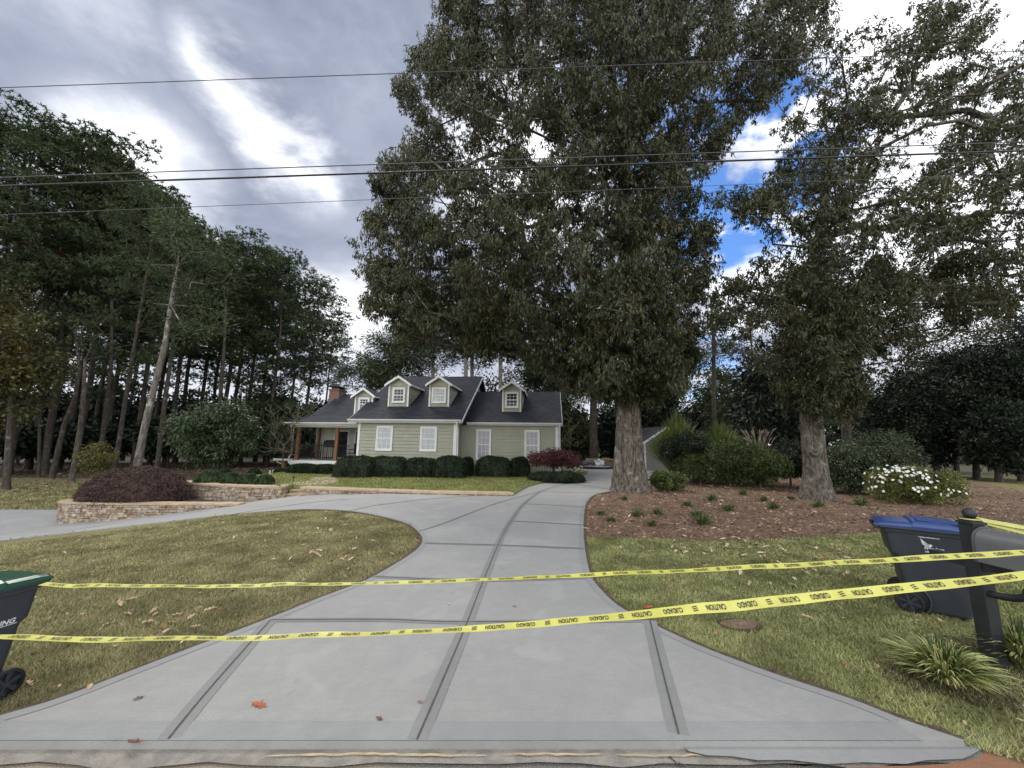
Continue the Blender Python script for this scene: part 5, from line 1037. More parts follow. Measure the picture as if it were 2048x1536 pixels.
def place_pine(i, x, y, h, rz, label, group='tall pines of the wood on the left', lean=0., wid=1.):
    base = protos[i]; H0 = (24, 25, 23, 24, 22)[i]; s = h / H0; z = float(G(x, y)) - .1
    if not used[i]: r = base; used[i] = True; r.location = (x, y, z); r['label'] = label; r['group'] = group
    else: r = copy_tree(base, (x, y, z), label=label, group=group)
    r.rotation_euler = (0, R_(lean), rz); r.scale = (s * wid, s * wid, s)
    return r
def pine_to(i, bpx, top, Y, label, lean=0., rz=None, wid=1., group='tall pines of the wood on the left'):
    """a pine that stands under photo column bpx at depth Y and reaches the photo row of its top"""
    g_ = at(bpx, 920, Y); w = at(bpx, top, Y); x = g_[0]; h = w[2] - float(G(x, Y)); return place_pine(i, x, Y, max(6, h), rz if rz is not None else bpx * .7, label, group, lean, wid)
rows = [ # proto, px at ground, top row, depth, label, lean, width
 (3, -190, 235, 25, 'tall dense pine at the far left edge of the wood', 0, 1.1), (0, -70, 240, 27, 'tall pine leaning over the left edge of the photo', 0, 1.1), (2, 20, 262, 29, 'tall dark pine whose crown tops the left edge of the photo', 0, 1.15),
 (1, 92, 275, 31, 'tall pine with small peaked crown tip near the left edge', 0, 1.1), (0, 150, 345, 33, 'dark pine with bare trunk behind the thin leaning trunks on the left', 1, 1.1), (3, 205, 375, 36, 'broad pine right of the peaked crown', 0, 1.0),
 (2, 232, 400, 27.5, 'pine with straight brown trunk left of the leaning lichen covered trunk', 2.5, .9), (1, 268, 412, 36, 'pine reaching the thick black cable from behind the leaning trunk', 0, 1.2),
 (0, 330, 455, 39, 'pine with rounded crown just below the faint lowest line', 1, 1.2), (3, 385, 480, 42, 'broad round pine behind the large green shrub', 0, 1.1), (2, 432, 470, 42, 'pine behind the right half of the large green shrub', 0, 1.2),
 (1, 480, 498, 44, 'pale topped pine left of the last round crown', 0, 1.2), (3, 535, 515, 43, 'wide round pine at the right end of the wood', 0, 1.15), (0, 600, 560, 46, 'last pine of the wood, its lower boughs reaching toward the chimney', 0, 1.25),
 (4, 60, 300, 34, 'slim pine trunk before the bright gap on the left', -1, 1), (4, 118, 370, 35, 'slim pine between two brighter sky gaps', 2, 1), (2, 178, 430, 40, 'pine deep in the wood behind the yellowish shrub', 1, 1), (4, 300, 470, 41, 'slim pine deep in the wood behind the leaning trunk', 1, 1.1),
 (4, 350, 500, 47, 'slim distant pine left of the green shrub', 0, 1.2), (1, 410, 520, 50, 'distant pine above the green shrub', 0, 1.2), (4, 455, 540, 52, 'slim distant pine between the shrub and the bare bush', 0, 1.3), (2, 510, 560, 52, 'distant pine behind the bare bush', 0, 1.3), (1, 640, 640, 58, 'smaller distant pine close to the chimney', 0, 1.1),
 (0, 245, 520, 50, 'distant pine in the middle of the wood', 0, 1.1), (2, 80, 520, 48, 'distant dark pine low in the left of the wood', 0, 1.2), (0, -20, 420, 44, 'distant pine behind the autumn tree', 0, 1.2), (4, 570, 610, 60, 'thin distant pine left of the chimney', 0, 1.3)]
for (i, bx, top, Y, lab, ln, wd_) in rows: pine_to(i, bx, top, Y, lab, ln, wid=wd_)
# the leaning lichen covered trunk
Lb = gp(272, 938); Lb = at(272, 938, 22.5); Lb[2] = float(G(Lb[0], Lb[1])); lt = lambda px, py: at(px, py, 22.5)
tkL = [Lb - np.array([0, 0, .2]), lt(290, 850), lt(312, 760), lt(330, 690), lt(342, 610), lt(350, 560), lt(356, 530)]
clL = crown_points([(300, 620), (290, 520), (330, 430), (420, 420), (470, 520), (450, 640), (380, 680)], 22.5, 2.5, 46, rg, gap=-.6, ex=120)
build_tree('leaning_tree', 'pale lichen covered trunk leaning right in front of the dark pines', 'tree', Lb, tkL, [.21, .175, .16, .145, .12, .08, .04], clL, (.9, 110, .34, .07, .6), MT['pine'], MT['lbark'], 31, sides=16, tstep=.4, droop=.1, flare=1.2, limbfirst=4)
# crooked thin trunks
def bare_trunk(px0, pts, Y, r, lab, grp='thin bare trunks in front of the wood', bm_=None):
    P = [at(x, y, Y) for x, y in pts]; b_ = P[0].copy(); b_[2] = float(G(b_[0], b_[1])); P[0] = b_ - np.array([0, 0, .2]); rt = thing('bare_tree', lab, 'tree', b_, 0, grp); n = len(P)
    v, f_ = trunk_mesh([q - b_ for q in P], list(np.linspace(r, r * .55, n)), rg, sides=10, flare=1.25, rough=.05, step=.4); np_obj('trunk', v, f_, bm_ or MT['pbark'], rt, smooth=True)
    T_ = [P[-1] + rg.normal(size=3) * np.array([.9, .9, .8]) + np.array([0, 0, 1.4]) for _ in range(26)]; sv, sf = skeleton([q - b_ for q in P], [r * .5] * n, np.array(T_) - b_, tip=.010, first=n - 2, rng=rg, sides=4, seg=.5, jag=.2); np_obj('branches', sv, sf, bm_ or MT['pbark'], rt, smooth=True)
bare_trunk(110, [(112, 912), (128, 850), (150, 795), (160, 740), (150, 660)], 27, .16, 'thin crooked dark trunk curving right on the left of the wood')
bare_trunk(150, [(150, 928), (160, 860), (168, 780), (170, 720)], 25, .15, 'straight grey trunk beside the yellowish shrub', bm_=MT['bark2'])
bare_trunk(205, [(203, 912), (212, 820), (222, 740), (224, 600)], 30, .17, 'thin straight trunk between the yellowish shrub and the brown pine')
bare_trunk(320, [(320, 905), (330, 800), (345, 700), (352, 560)], 29, .17, 'dark trunk just right of the leaning lichen trunk')
bare_trunk(440, [(437, 900), (440, 800), (448, 700), (452, 600)], 36, .19, 'dark trunk rising behind the large green shrub')
bare_trunk(95, [(98, 905), (104, 820), (118, 720), (130, 600)], 30, .20, 'grey trunk at the left of the crooked trunk')
# ------------------------------------------------------------------ broadleaf trees and understorey (ellipsoid crowns with clumps)
def blob_tree(name, label, cat, px, pbase, Y, wpx, top, bot, m, bmt, seed, group=None, per=60, n=90, L=.26, W=.10, dep=.8, tr=.14, droop=.3, rad=None, gap=-.4, lean=0., zoff=0., zf=G, tip=.012, kind=None, sides=10):
    rng = np.random.default_rng(seed); b_ = at(px, pbase, Y); b_[2] = float(zf(b_[0], b_[1])) + zoff; c0 = at(px + lean, (top + bot) / 2, Y); s = Y / F * .99; rx = wpx / 2 * s; rz = (bot - top) / 2 * s; ry = rx * dep
    rd = rad or max(.22, min(rx, rz) * .26)
    u = unit(rng.normal(size=(n, 3))) * (rng.random((n, 1)) ** .38); P = c0 + u * np.array([rx - rd * .6, ry, rz - rd * .6]) * (1 + .18 * vnoise(u, .5, seed)[:, None]); P = P[vnoise(P, max(.5, rx * .5), seed) > gap]; P[:, 2] = np.maximum(P[:, 2], b_[2] + .1)
    topz = c0[2] + rz * .5; tk = [b_ - np.array([0, 0, .15]), b_ + (c0 - b_) * .35, b_ + (c0 - b_) * .7, c0, np.array([c0[0], c0[1], topz])]
    if tk[-1][2] < tk[-2][2] + .05: tk[-1][2] = tk[-2][2] + .1
    return build_tree(name, label, cat, b_, tk, [tr, tr * .85, tr * .7, tr * .5, tr * .2], P, (rd, per, L, W, .9), m, bmt, seed, group, tip=tip, flare=1.25, limbfirst=1, sides=sides, tstep=.4 if tr > .1 else .15, droop=droop, cap=tr * .6)
G1 = 'understorey trees in the dark wood'
und = [(-60, 930, 24, 250, 520, 860, 'autumn', 'yellow and rust coloured autumn tree at the left edge', 150, .0), (25, 925, 21, 190, 610, 880, 'autumn', 'lower yellow green autumn tree overhanging the left edge', 120, 0)]
for i, (px, pb, Y, w, t_, b_, m_, lab, n, _) in enumerate(und): blob_tree('autumn_tree', lab, 'tree', px, pb, Y, w, t_, b_, MT[m_], MT['pbark'], 60 + i, None, per=90, n=n, L=.22, W=.12, tr=.16)
blob_tree('red_leaved_tree', 'small patch of dark red foliage among the left pines', 'tree', 85, 920, 28, 90, 480, 570, MT['redmaple'], MT['pbark'], 64, None, per=70, n=30, L=.25, W=.12, tr=.1)
us = [(-80, 36, 300, 720), (40, 40, 220, 760), (130, 44, 170, 815), (215, 43, 190, 745), (300, 46, 150, 800), (380, 48, 150, 770), (450, 50, 200, 810), (530, 50, 150, 760), (600, 47, 150, 800), (655, 52, 130, 790), (90, 33, 130, 840), (190, 36, 130, 850), (340, 38, 150, 830), (-20, 30, 170, 850), (420, 39, 150, 810), (560, 42, 140, 830)]
places = ['far left', 'behind the crooked trunk', 'behind the straight grey trunk', 'behind the brown pine', 'right of the leaning trunk', 'left of the green shrub', 'above the green shrub', 'between the green shrub and the bare bush', 'behind the bare bush', 'next to the chimney', 'low under the left pines', 'low behind the yellowish shrub', 'low right of the leaning trunk', 'low at the left edge', 'low behind the green shrub', 'low behind the bare bush']
for i, (px, Y, w, t_) in enumerate(us):
    blob_tree('understorey_tree', 'dark understorey evergreen ' + places[i], 'tree', px, 905, Y, w, t_, 915, MT['cedar'], MT['pbark'], 80 + i, G1, per=46, n=130, L=.5, W=.24, tr=.12, gap=-.6)
# ------------------------------------------------------------------ trees behind the house
G2 = 'pines rising behind the house'
def bpine(px, top, pbot, Y, wpx, lab, seed, trm='gbark', tr=.2, n=70, mt='pinebg', dep=.8):
    rng = np.random.default_rng(seed); b_ = at(px, 905, Y); b_[2] = float(G(b_[0], b_[1])); c0 = at(px, (top + pbot) / 2, Y); s = Y / F; rx = wpx / 2 * s; rz = (pbot - top) / 2 * s
    u = unit(rng.normal(size=(n, 3))) * (rng.random((n, 1)) ** .4); P = c0 + u * np.array([rx, rx * dep, rz]); tk = [b_, b_ + (c0 - b_) * .5, c0, c0 + np.array([0, 0, rz * .8])]
    return build_tree('pine_tree', lab, 'pine tree', b_, tk, [tr, tr * .9, tr * .75, tr * .3], P, (1.0, 95, .36, .085, .55), MT[mt], MT[trm], seed, G2, tip=.02, flare=1.2, limbfirst=1, sides=12, tstep=.5, droop=-.1, cap=.1)
bpine(866, 610, 770, 34, 150, 'pine with pale trunk behind the second dormer from the left', 101); bpine(932, 520, 720, 33, 160, 'pine with pale grey trunk behind the main ridge, left one of the close pair', 102, n=60); bpine(944, 560, 740, 35, 150, 'pine with pale grey trunk behind the main ridge, right one of the close pair', 103)
bpine(1001, 560, 735, 34, 150, 'pine with pale trunk above the right wing dormer', 104); bpine(800, 660, 770, 36, 150, 'dark low crowned pine above the left main roof dormer', 105, n=90, mt='pine'); bpine(740, 710, 790, 40, 110, 'small dark pine between chimney and main ridge', 106, mt='pine')
bpine(1070, 700, 790, 40, 120, 'feathery pine above the right wing roof', 107, n=90); bpine(1120, 730, 830, 44, 120, 'pale green pine right of the house roof', 108, n=60); bpine(1187, 700, 800, 34, 190, 'pine with straight reddish trunk between the house and the big oak', 109, trm='pbark', tr=.36, n=60)
bpine(1345, 640, 850, 44, 120, 'dark pine right behind the big oak trunk', 110, mt='pine', n=80); bpine(1427, 560, 790, 33, 130, 'thin pine with open crown against the blue sky between the oaks', 111, trm='pbark', tr=.2, n=26); bpine(1560, 700, 860, 40, 130, 'pine behind the smaller oak on its left', 112, n=60)
G3 = 'background trees beyond the garden'
bgt = [(1135, 905, 38, 110, 790, 915, 'dec', 'light green thicket between the house corner and the straight pine'), (1160, 905, 36, 70, 850, 925, 'dec', 'low green bush left of the straight pine'), (1225, 910, 40, 100, 800, 925, 'cedar', 'dark evergreen directly behind the big oak trunk'), (1290, 905, 42, 90, 760, 900, 'dec', 'dark green tree above the garden shed'), (1310, 905, 38, 120, 700, 880, 'cedar', 'black green evergreen above the shed roof'), (1470, 900, 36, 150, 720, 890, 'dec', 'mid green tree between the ornamental grasses and the thin pine'), (1400, 900, 46, 120, 790, 900, 'cedar', 'small dark evergreen below the blue sky gap'), (1530, 905, 27, 150, 700, 930, 'cedar', 'dark evergreen left behind the smaller oak'), (1600, 905, 34, 130, 760, 920, 'dec', 'green tree directly behind the smaller oak'), (1720, 905, 36, 110, 790, 900, 'dec', 'sunlit green tree low between the smaller oak and the cypresses'), (1085, 905, 42, 150, 740, 900, 'dec', 'pale tree behind the right wing'), (970, 905, 44, 180, 740, 900, 'cedar', 'dark tree behind the middle of the roof'), (830, 905, 44, 200, 740, 900, 'cedar', 'dark tree behind the left of the main roof'), (660, 905, 50, 120, 810, 910, 'dec', 'yellow tinged tree beside the chimney')]
for i, (px, pb, Y, w, t_, b_, m_, lab) in enumerate(bgt): blob_tree('background_tree', lab, 'tree', px, pb, Y, w, t_, b_, MT[m_], MT['pbark'], 130 + i, G3, per=60, n=110, L=.4, W=.18, tr=.14)
# dark cypress like trees on the right and the spreading tree before them
G4 = 'dark evergreens at the right edge'
cy = [(1800, 27, 150, 745, 935, 'dark evergreen nearest the white flowering shrub'), (1870, 25, 170, 690, 940, 'dark evergreen with browning top, second from the left of the right hand group'), (1950, 24, 180, 670, 945, 'tall dark evergreen in the middle of the right hand group'), (2040, 23, 190, 600, 950, 'tallest dark evergreen at the right edge of the photo'), (2150, 22, 240, 560, 960, 'dark evergreen just beyond the right edge'), (1760, 32, 120, 800, 930, 'low dark evergreen at the left end of the right hand group'), (1910, 30, 160, 700, 930, 'dark evergreen half hidden at the back of the right hand group'), (1995, 22, 120, 800, 950, 'short evergreen with yellowish shoots in front of the right hand group')]
for i, (px, Y, w, t_, b_, lab) in enumerate(cy): blob_tree('evergreen_tree', lab, 'evergreen tree', px, b_, Y, w, t_, b_ - 4, MT['cedar'], MT['pbark'], 160 + i, G4, per=110, n=190, L=.22, W=.10, tr=.16, droop=-.2, gap=-.65, dep=.9)
sb = at(1690, 905, 19.5); sb[2] = float(G(sb[0], sb[1])); st_ = lambda x, y: at(x, y, 19.5)
cls = crown_points([(1440, 640), (1500, 560), (1640, 530), (1800, 520), (2000, 540), (2060, 600), (2000, 660), (1900, 690), (1840, 760), (1760, 700), (1700, 760), (1600, 720), (1480, 720)], 19.5, 3.5, 260, rg, gap=-.1, gs=1.0, holes=[(1770, 720, 30), (1860, 650, 20)])
build_tree('spreading_tree', 'spreading tree with dark arching limbs behind the smaller oak', 'tree', sb, [sb, st_(1692, 850), st_(1700, 790), st_(1712, 720), st_(1720, 640)], [.25, .2, .17, .14, .08], cls, (.6, 90, .17, .05, .7), MT['oak'], MT['pbark'], 41, flare=1.2, limbfirst=1, sides=14, tstep=.3, tip=.012, droop=.3, cap=.12)
# far woods, one mass
def band(name, lab, x0, x1, Y, z1, m, seed, n, dz=.7):
    rng = np.random.default_rng(seed); P = np.stack([rng.uniform(x0, x1, n), Y + rng.uniform(-3, 3, n), rng.random(n) ** 1.2], 1); P[:, 2] = -1 + P[:, 2] * (z1 + 1.6 * vnoise(P * [1, 0, 0], 4., seed))
    V, Fc = cloud_leaves(P, 1.3, 30, .75, .4, rng, droop=.2); tag(np_obj(name, V, Fc, m), lab, 'woods', kind='stuff')
band('distant_woods', 'dark far woods closing the view behind the left pines', -130, -18, 66, 9.5, MT['cedar'], 5, 900)
band('distant_woods', 'far trees closing the view behind the house', -22, 30, 60, 7.5, MT['dec'], 6, 500)
band('distant_woods', 'dark far trees closing the view at the right', 26, 110, 52, 11, MT['cedar'], 7, 700)
# ================================================================== SHRUBS
def hedge(lab, x0, x1, top, bot, Y, dep, m, seed, name='clipped_hedge', cat='hedge', group=None, n=5200, L=.05, W=.034, zf=ULZ2, pw=4.5, bump=.05, core=True, zb=None, droop=0., rz=0.):
    rng = np.random.default_rng(seed); a = at(x0, bot, Y); c_ = at(x1, bot, Y); t_ = at((x0 + x1) / 2, top, Y); zb = float(zf((a[0] + c_[0]) / 2, Y)) if zb is None else zb; rx = (c_[0] - a[0]) / 2; h = max(.2, t_[2] - zb); root = thing(name, lab, cat, ((a[0] + c_[0]) / 2, Y, zb), rz, group)
    d = unit(rng.normal(size=(n, 3))); d[:, 2] = np.abs(d[:, 2]) * .999; k = (np.abs(d[:, 0]) ** pw + np.abs(d[:, 1]) ** pw + np.abs(d[:, 2]) ** pw) ** (-1 / pw); P = d * k[:, None] * np.array([rx, dep, h])
    nz = 1 + bump * vnoise(P, .35, seed)[:, None] + rng.normal(size=(n, 1)) * .018; P = P * nz; dd = d + rng.normal(size=(n, 3)) * .8 + np.array([0, 0, -droop]); V, Fc = leaf_arrays(P * (1 - rng.random((n, 1)) ** 2 * .1), dd, L * rng.uniform(.7, 1.3, n), W, rng); np_obj('foliage', V, Fc, m, root)
    if core:
        u = []; sg, rgs = 22, 10
        for i in range(rgs + 1):
            t = (math.pi / 2) * i / rgs
            for j in range(sg): al = 2 * math.pi * j / sg; u.append((math.sin(t) * math.cos(al), math.sin(t) * math.sin(al), math.cos(t)))
        u = np.array(u); k = (np.abs(u[:, 0]) ** pw + np.abs(u[:, 1]) ** pw + np.abs(u[:, 2]) ** pw) ** (-1 / pw); V = u * k[:, None] * np.array([rx, dep, h]) * .93; V = V * (1 + bump * vnoise(V, .35, seed)[:, None])
        Fc = np.array([(i * sg + j, (i + 1) * sg + j, (i + 1) * sg + (j + 1) % sg, i * sg + (j + 1) % sg) for i in range(rgs) for j in range(sg)]); np_obj('inner_growth', V, Fc, m, root, smooth=True)
    return root
G5 = 'clipped hedges along the house front'
hd = [(674, 749, 914, 953, 18.9, .75, 'clipped dark hedge at the left corner of the siding, beside the garden path'), (737, 815, 915, 953, 19.3, .7, 'long clipped hedge under the left main window'), (809, 870, 917, 952, 19.4, .65, 'clipped hedge under the right main window'), (869, 931, 915, 951, 19.3, .7, 'rounded clipped hedge at the right corner of the main block'), (925, 946, 917, 947, 20.4, .4, 'narrow dark hedge tucked behind the corner of the main block'), (953, 1022, 914, 946, 20.1, .6, 'boxy clipped hedge under the tall wing window'), (1020, 1058, 918, 944, 20.3, .5, 'small clipped hedge left of the red maple'), (580, 630, 929, 952, 20.6, .5, 'dark loose hedge under the left half of the porch deck'), (622, 676, 930, 952, 20.4, .5, 'dark loose hedge under the right half of the porch deck')]
for i, (a, c_, t_, b_, Y, dp, lab) in enumerate(hd): hedge(lab, a, c_, t_, b_, Y, dp, MT['hedge'], 200 + i, group=G5, n=8500, L=.065, W=.04, bump=.11 if i < 7 else .16)
G6 = 'round boxwoods above the stone wall'
for i, (a, c_, t_, b_, Y, lab) in enumerate([(384, 447, 946, 969, 15.2, 'largest round boxwood, leftmost in front of the green shrub'), (440, 485, 950, 970, 15.1, 'round boxwood second from the left above the wall'), (472, 518, 953, 971, 15.0, 'round boxwood third from the left above the wall'), (505, 551, 955, 972, 14.9, 'round boxwood nearest the path light and steps')]): hedge(lab, a + 7, c_ - 7, t_ - 5, b_, Y, .40, MT['box'], 220 + i, 'round_boxwood', 'boxwood', G6, n=4200, pw=2.1, L=.045, W=.03, bump=.03)
for i, (a, c_, t_, b_, Y, lab) in enumerate([(436, 466, 938, 952, 19, 'low dark ball shrub behind the boxwoods'), (497, 520, 937, 953, 20, 'small black green ball shrub left of the statuettes'), (549, 572, 938, 953, 21, 'small black green ball shrub between the statuettes and the lower cedar post')]): hedge(lab, a, c_, t_, b_, Y, .4, MT['hedge'], 230 + i, 'ball_shrub', 'shrub', 'dark ball shrubs near the porch', n=2500, pw=2.2)
# weeping purple maple in the planter
mpl = hedge('purple weeping maple mound filling the curved stone planter', 172, 371, 934, 1003, 13.75, 1.15, MT['maple'], 240, 'weeping_maple', 'weeping maple', n=26000, L=.085, W=.022, zf=lambda x, y: -.2, pw=2.0, bump=.10, droop=1.1)
# red maple at the right of the wing
blob_tree('red_maple', 'low spreading dark red maple at the right corner of the house', 'red maple', 1107, 943, 19.6, 118, 896, 936, MT['redmaple'], MT['twig'], 242, None, per=150, n=70, L=.09, W=.05, tr=.06, droop=.5, rad=.3, gap=-.5, zf=ULZ2)
hedge('low dark groundcover bed under the red maple', 1056, 1168, 944, 958, 18.4, .9, MT['hedge'], 243, 'groundcover_bed', 'groundcover', n=9000, pw=2.4, bump=.2, L=.06)
gb = blob_tree('white_blossom_bush', 'low bush speckled with white blossom left of the fountain', 'flowering bush', 1143, 937, 25, 52, 918, 937, MT['redmaple'], MT['twig'], 244, None, per=60, n=26, L=.09, W=.05, tr=.04, rad=.25)
def blossoms(root, n, rx, ry, z0, z1, seed, r=.035, shell=True, cx=0., cy=0.):
    rng = np.random.default_rng(seed); V = []; Fc = []; c = 0
    for i in range(n):
        u = unit(rng.normal(size=3)); u[2] = abs(u[2]); u[1] = -abs(u[1]) if rng.random() < .75 else u[1]; q = np.array([cx + u[0] * rx, cy + u[1] * ry, z0 + (z1 - z0) * u[2]]) * 1.02; nn = unit(u + rng.normal(size=3) * .4); a = unit(np.cross(nn, [.2, .5, .8])); b_ = np.cross(nn, a)
        for k_ in range(6):
            t = k_ * math.pi / 3; d = a * math.cos(t) + b_ * math.sin(t); s = np.cross(nn, d); rr = r * rng.uniform(.8, 1.2); V += [q + nn * .004, q + d * rr * .6 + s * rr * .4 + nn * .012, q + d * rr + nn * .004, q + d * rr * .6 - s * rr * .4 + nn * .012]; Fc.append([c, c + 1, c + 2, c + 3]); c += 4
    ob = np_obj('blossoms', np.array(V), np.array(Fc), MT['petal'], root); ob['kind'] = 'stuff'; return ob
blossoms(gb, 60, .85, .5, .05, .55, 3, r=.06)
# big green shrub left of the house
blob_tree('large_green_shrub', 'large glossy green shrub with several brown stems left of the porch', 'large shrub', 432, 944, 20.5, 168, 796, 932, MT['crape'], MT['pbark'], 250, None, per=190, n=150, L=.17, W=.07, tr=.13, droop=.55, rad=.5, gap=-.7, tip=.014)
for j, (dx, nm) in enumerate(((-18, 0), (14, 1))):
    pass
blob_tree('yellowish_shrub', 'thin yellow green shrub at the left behind the purple maple', 'shrub', 193, 948, 21, 66, 884, 946, MT['yellow'], MT['twig'], 252, None, per=50, n=60, L=.13, W=.05, tr=.04, rad=.25, gap=-.5)
def bare_shrub(lab, px, pbase, Y, wpx, top, seed, n=90, zf=G, lf=True):
    rng = np.random.default_rng(seed); b_ = at(px, pbase, Y); b_[2] = float(zf(b_[0], b_[1])); s = Y / F; t_ = at(px, top, Y)[2] - b_[2]; T_ = np.stack([rng.normal(size=n) * wpx * s * .24, rng.normal(size=n) * wpx * s * .2, t_ * (.35 + .65 * rng.random(n))], 1); root = thing('bare_shrub', lab, 'bare shrub', b_)
    tk = [np.array([0, 0, -.1]), np.array([.05, 0, t_ * .12]), np.array([0, .05, t_ * .25]), np.array([.03, 0, t_ * .4])]; sv, sf = skeleton(tk, [.05, .045, .04, .03], T_, tip=.011, first=0, rng=rng, sides=4, seg=.35, jag=.25); tb = MB(); tb.tube(tk, [.06, .05, .045, .03], 8); tb.build('stem', MT['twig'], root); np_obj('branches', sv, sf, MT['twig'], root)
    if lf: V, Fc = cloud_leaves(T_[::2], .3, 24, .09, .04, rng); np_obj('sparse_leaves', V, Fc, MT['dec'], root)
bare_shrub('bare grey twiggy shrub between the green shrub and the porch', 562, 945, 22.5, 95, 800, 255, n=150)
bare_shrub('leafless thin tree right of the house corner', 1140, 925, 30, 50, 820, 256, n=60, lf=False)
# grasses
def grass_clump(name, lab, cat, base, h, spread, n, m, seed, group=None, w=.012, segs=4, droop=1., plume=0, edge=None, root=None, pw=.7, partname='blades'):
    rng = np.random.default_rng(seed); root = root or thing(name, lab, cat, base, 0, group); a = rng.random(n) * 6.283; r0 = rng.random(n) ** .5 * spread * .18; out = rng.random(n) ** pw * spread; hh = h * rng.uniform(.55, 1.1, n) * (1 - .45 * (out / spread)); ww = w * rng.uniform(.7, 1.2, n)
    d = np.stack([np.cos(a), np.sin(a), 0 * a], 1); s = np.stack([-np.sin(a), np.cos(a), 0 * a], 1); tw = rng.normal(size=n) * .35; s = s * np.cos(tw)[:, None] + np.array([0, 0, 1.]) * np.sin(tw)[:, None]
    rows_ = []
    for k_ in range(segs + 1):
        t = k_ / segs; x = r0 + (out - r0) * (t ** 1.25); z = hh * (1 - (1 - min(1., t * 1.35)) ** 2) if False else hh * (2.1 * t - 1.1 * droop * t * t - (1 - droop) * .2 * t * t); c = d * x[:, None]; c[:, 2] = z; wd_ = ww * (1 - t ** 2.2) + .0008; rows_.append((c - s * wd_[:, None] / 2, c + s * wd_[:, None] / 2))
    V = np.stack([q for r_ in rows_ for q in r_], 1).reshape(-1, 3); K = 2 * (segs + 1); f_ = np.array([[2 * k_, 2 * k_ + 2, 2 * k_ + 3, 2 * k_ + 1] for k_ in range(segs)]); Fc = (np.arange(n)[:, None, None] * K + f_[None]).reshape(-1, 4)
    V[:, 2] = np.maximum(V[:, 2], .005); ms = [m]; mi = None
    ob = np_obj(partname, V, Fc, m, root); ob['kind'] = 'stuff' if n > 100 else None
    if n <= 100: del ob['kind']
    if plume:
        pb = MB()
        for i in range(plume):
            al = rng.random() * 6.283; sp_ = spread * rng.uniform(.1, .5); z = h * rng.uniform(.95, 1.25); pb.tube([(0, 0, h * .3), (sp_ * .6 * math.cos(al), sp_ * .6 * math.sin(al), z * .8), (sp_ * math.cos(al), sp_ * math.sin(al), z)], .008, 3, caps=False); pb.tube([(sp_ * math.cos(al), sp_ * math.sin(al), z - .02), (sp_ * 1.15 * math.cos(al), sp_ * 1.15 * math.sin(al), z + .12), (sp_ * 1.4 * math.cos(al), sp_ * 1.4 * math.sin(al), z + .22)], [.012, .024, .004], 5)
        pb.build('seed_plumes', MT['plume'], root)
    return root
# variegated lily turf by the mailbox
MT['lir'] = island_mat('variegated_strap_leaves', [(0, (.10, .15, .05)), (.2, (.16, .21, .07)), (.4, (.34, .36, .14)), (.8, (.56, .53, .25)), (1, (.70, .65, .38))], nscale=4., ndark=.9, rough=.4)
MT['lirc'] = island_mat('dark_green_leaf_midstripe', [(0, (.035, .065, .02)), (1, (.07, .11, .03))], nscale=4., rough=.4)
G7 = 'variegated lily turf clumps round the mailbox'
for i, (px, py, h, sp_, n, lab) in enumerate([(1893, 1368, .30, .43, 420, 'striped yellow green lily turf clump left of the mailbox post'), (2052, 1335, .33, .42, 380, 'striped lily turf clump right behind the mailbox post, cut by the photo edge')]):
    b_ = gp(px, py); rt = grass_clump('lily_turf', lab, 'lily turf', b_, h * 1.35, sp_, n, MT['lir'], 300 + i, G7, w=.021, segs=6, droop=1.12, pw=.36); grass_clump('lily_turf', lab, 'lily turf', b_, h * 1.35, sp_ * .97, n // 2, MT['lirc'], 300 + i, G7, w=.012, segs=6, root=rt, pw=.6, partname='inner_blades')
bsp = [gp(x, y)[:2] for x, y in [(1800, 1370), (1760, 1345), (1830, 1300), (1940, 1270), (2100, 1240), (2200, 1350), (2140, 1420), (1990, 1420), (1900, 1395), (1840, 1385)]]
tag(sheet('planting_soil', smoothline(bsp + [bsp[0]], 3)[:-1], G, .012, mat('dark_brown_soil', (.065, .04, .028), (.10, .06, .04), 14, .95, bump=1.), step=.12), kind='structure')
# tufts in the mulch
G8 = 'grass tufts in the mulch bed'
tf = [(1249, 1001, .7), (1276, 1034, .9), (1223, 1044, .6), (1202, 1031, .6), (1315, 1031, .8), (1305, 1053, .7), (1393, 1036, 1.), (1405, 1050, 1.2), (1425, 1003, 1.2), (1375, 1013, .8), (1457, 1023, 1.), (1487, 991, 1.1), (1528, 1004, 1.), (1548, 1019, 1.), (1583, 1000, .7), (1639, 1016, 1.), (1724, 1012, 1.3), (1766, 1003, 1.)]
tl_ = ['nearest the big oak roots', 'small, right of the drive edge', 'lowest left, closest to the driveway', 'tiny, touching the driveway edge', 'small, mid left of the bed', 'small, near the bed front left', 'upper of the two joined tufts at the bed front', 'lower of the two joined tufts at the bed front', 'bright, below the green bushes', 'pale, left of the bright tuft', 'mid bed between the oaks', 'farthest back between the oaks', 'upper of a pair left of the smaller oak', 'lower of a pair left of the smaller oak', 'yellowish, close to the left of the smaller oak', 'in front of the smaller oak roots', 'large, right of the smaller oak', 'right, before the white flowering shrub']
for i, (x, y, s) in enumerate(tf): grass_clump('grass_tuft', 'grass tuft in the mulch, ' + tl_[i], 'grass tuft', gp(x, y), .27 * s, .36 * s, 100, MT['tuft'], 320 + i, G8, w=.02, segs=3)
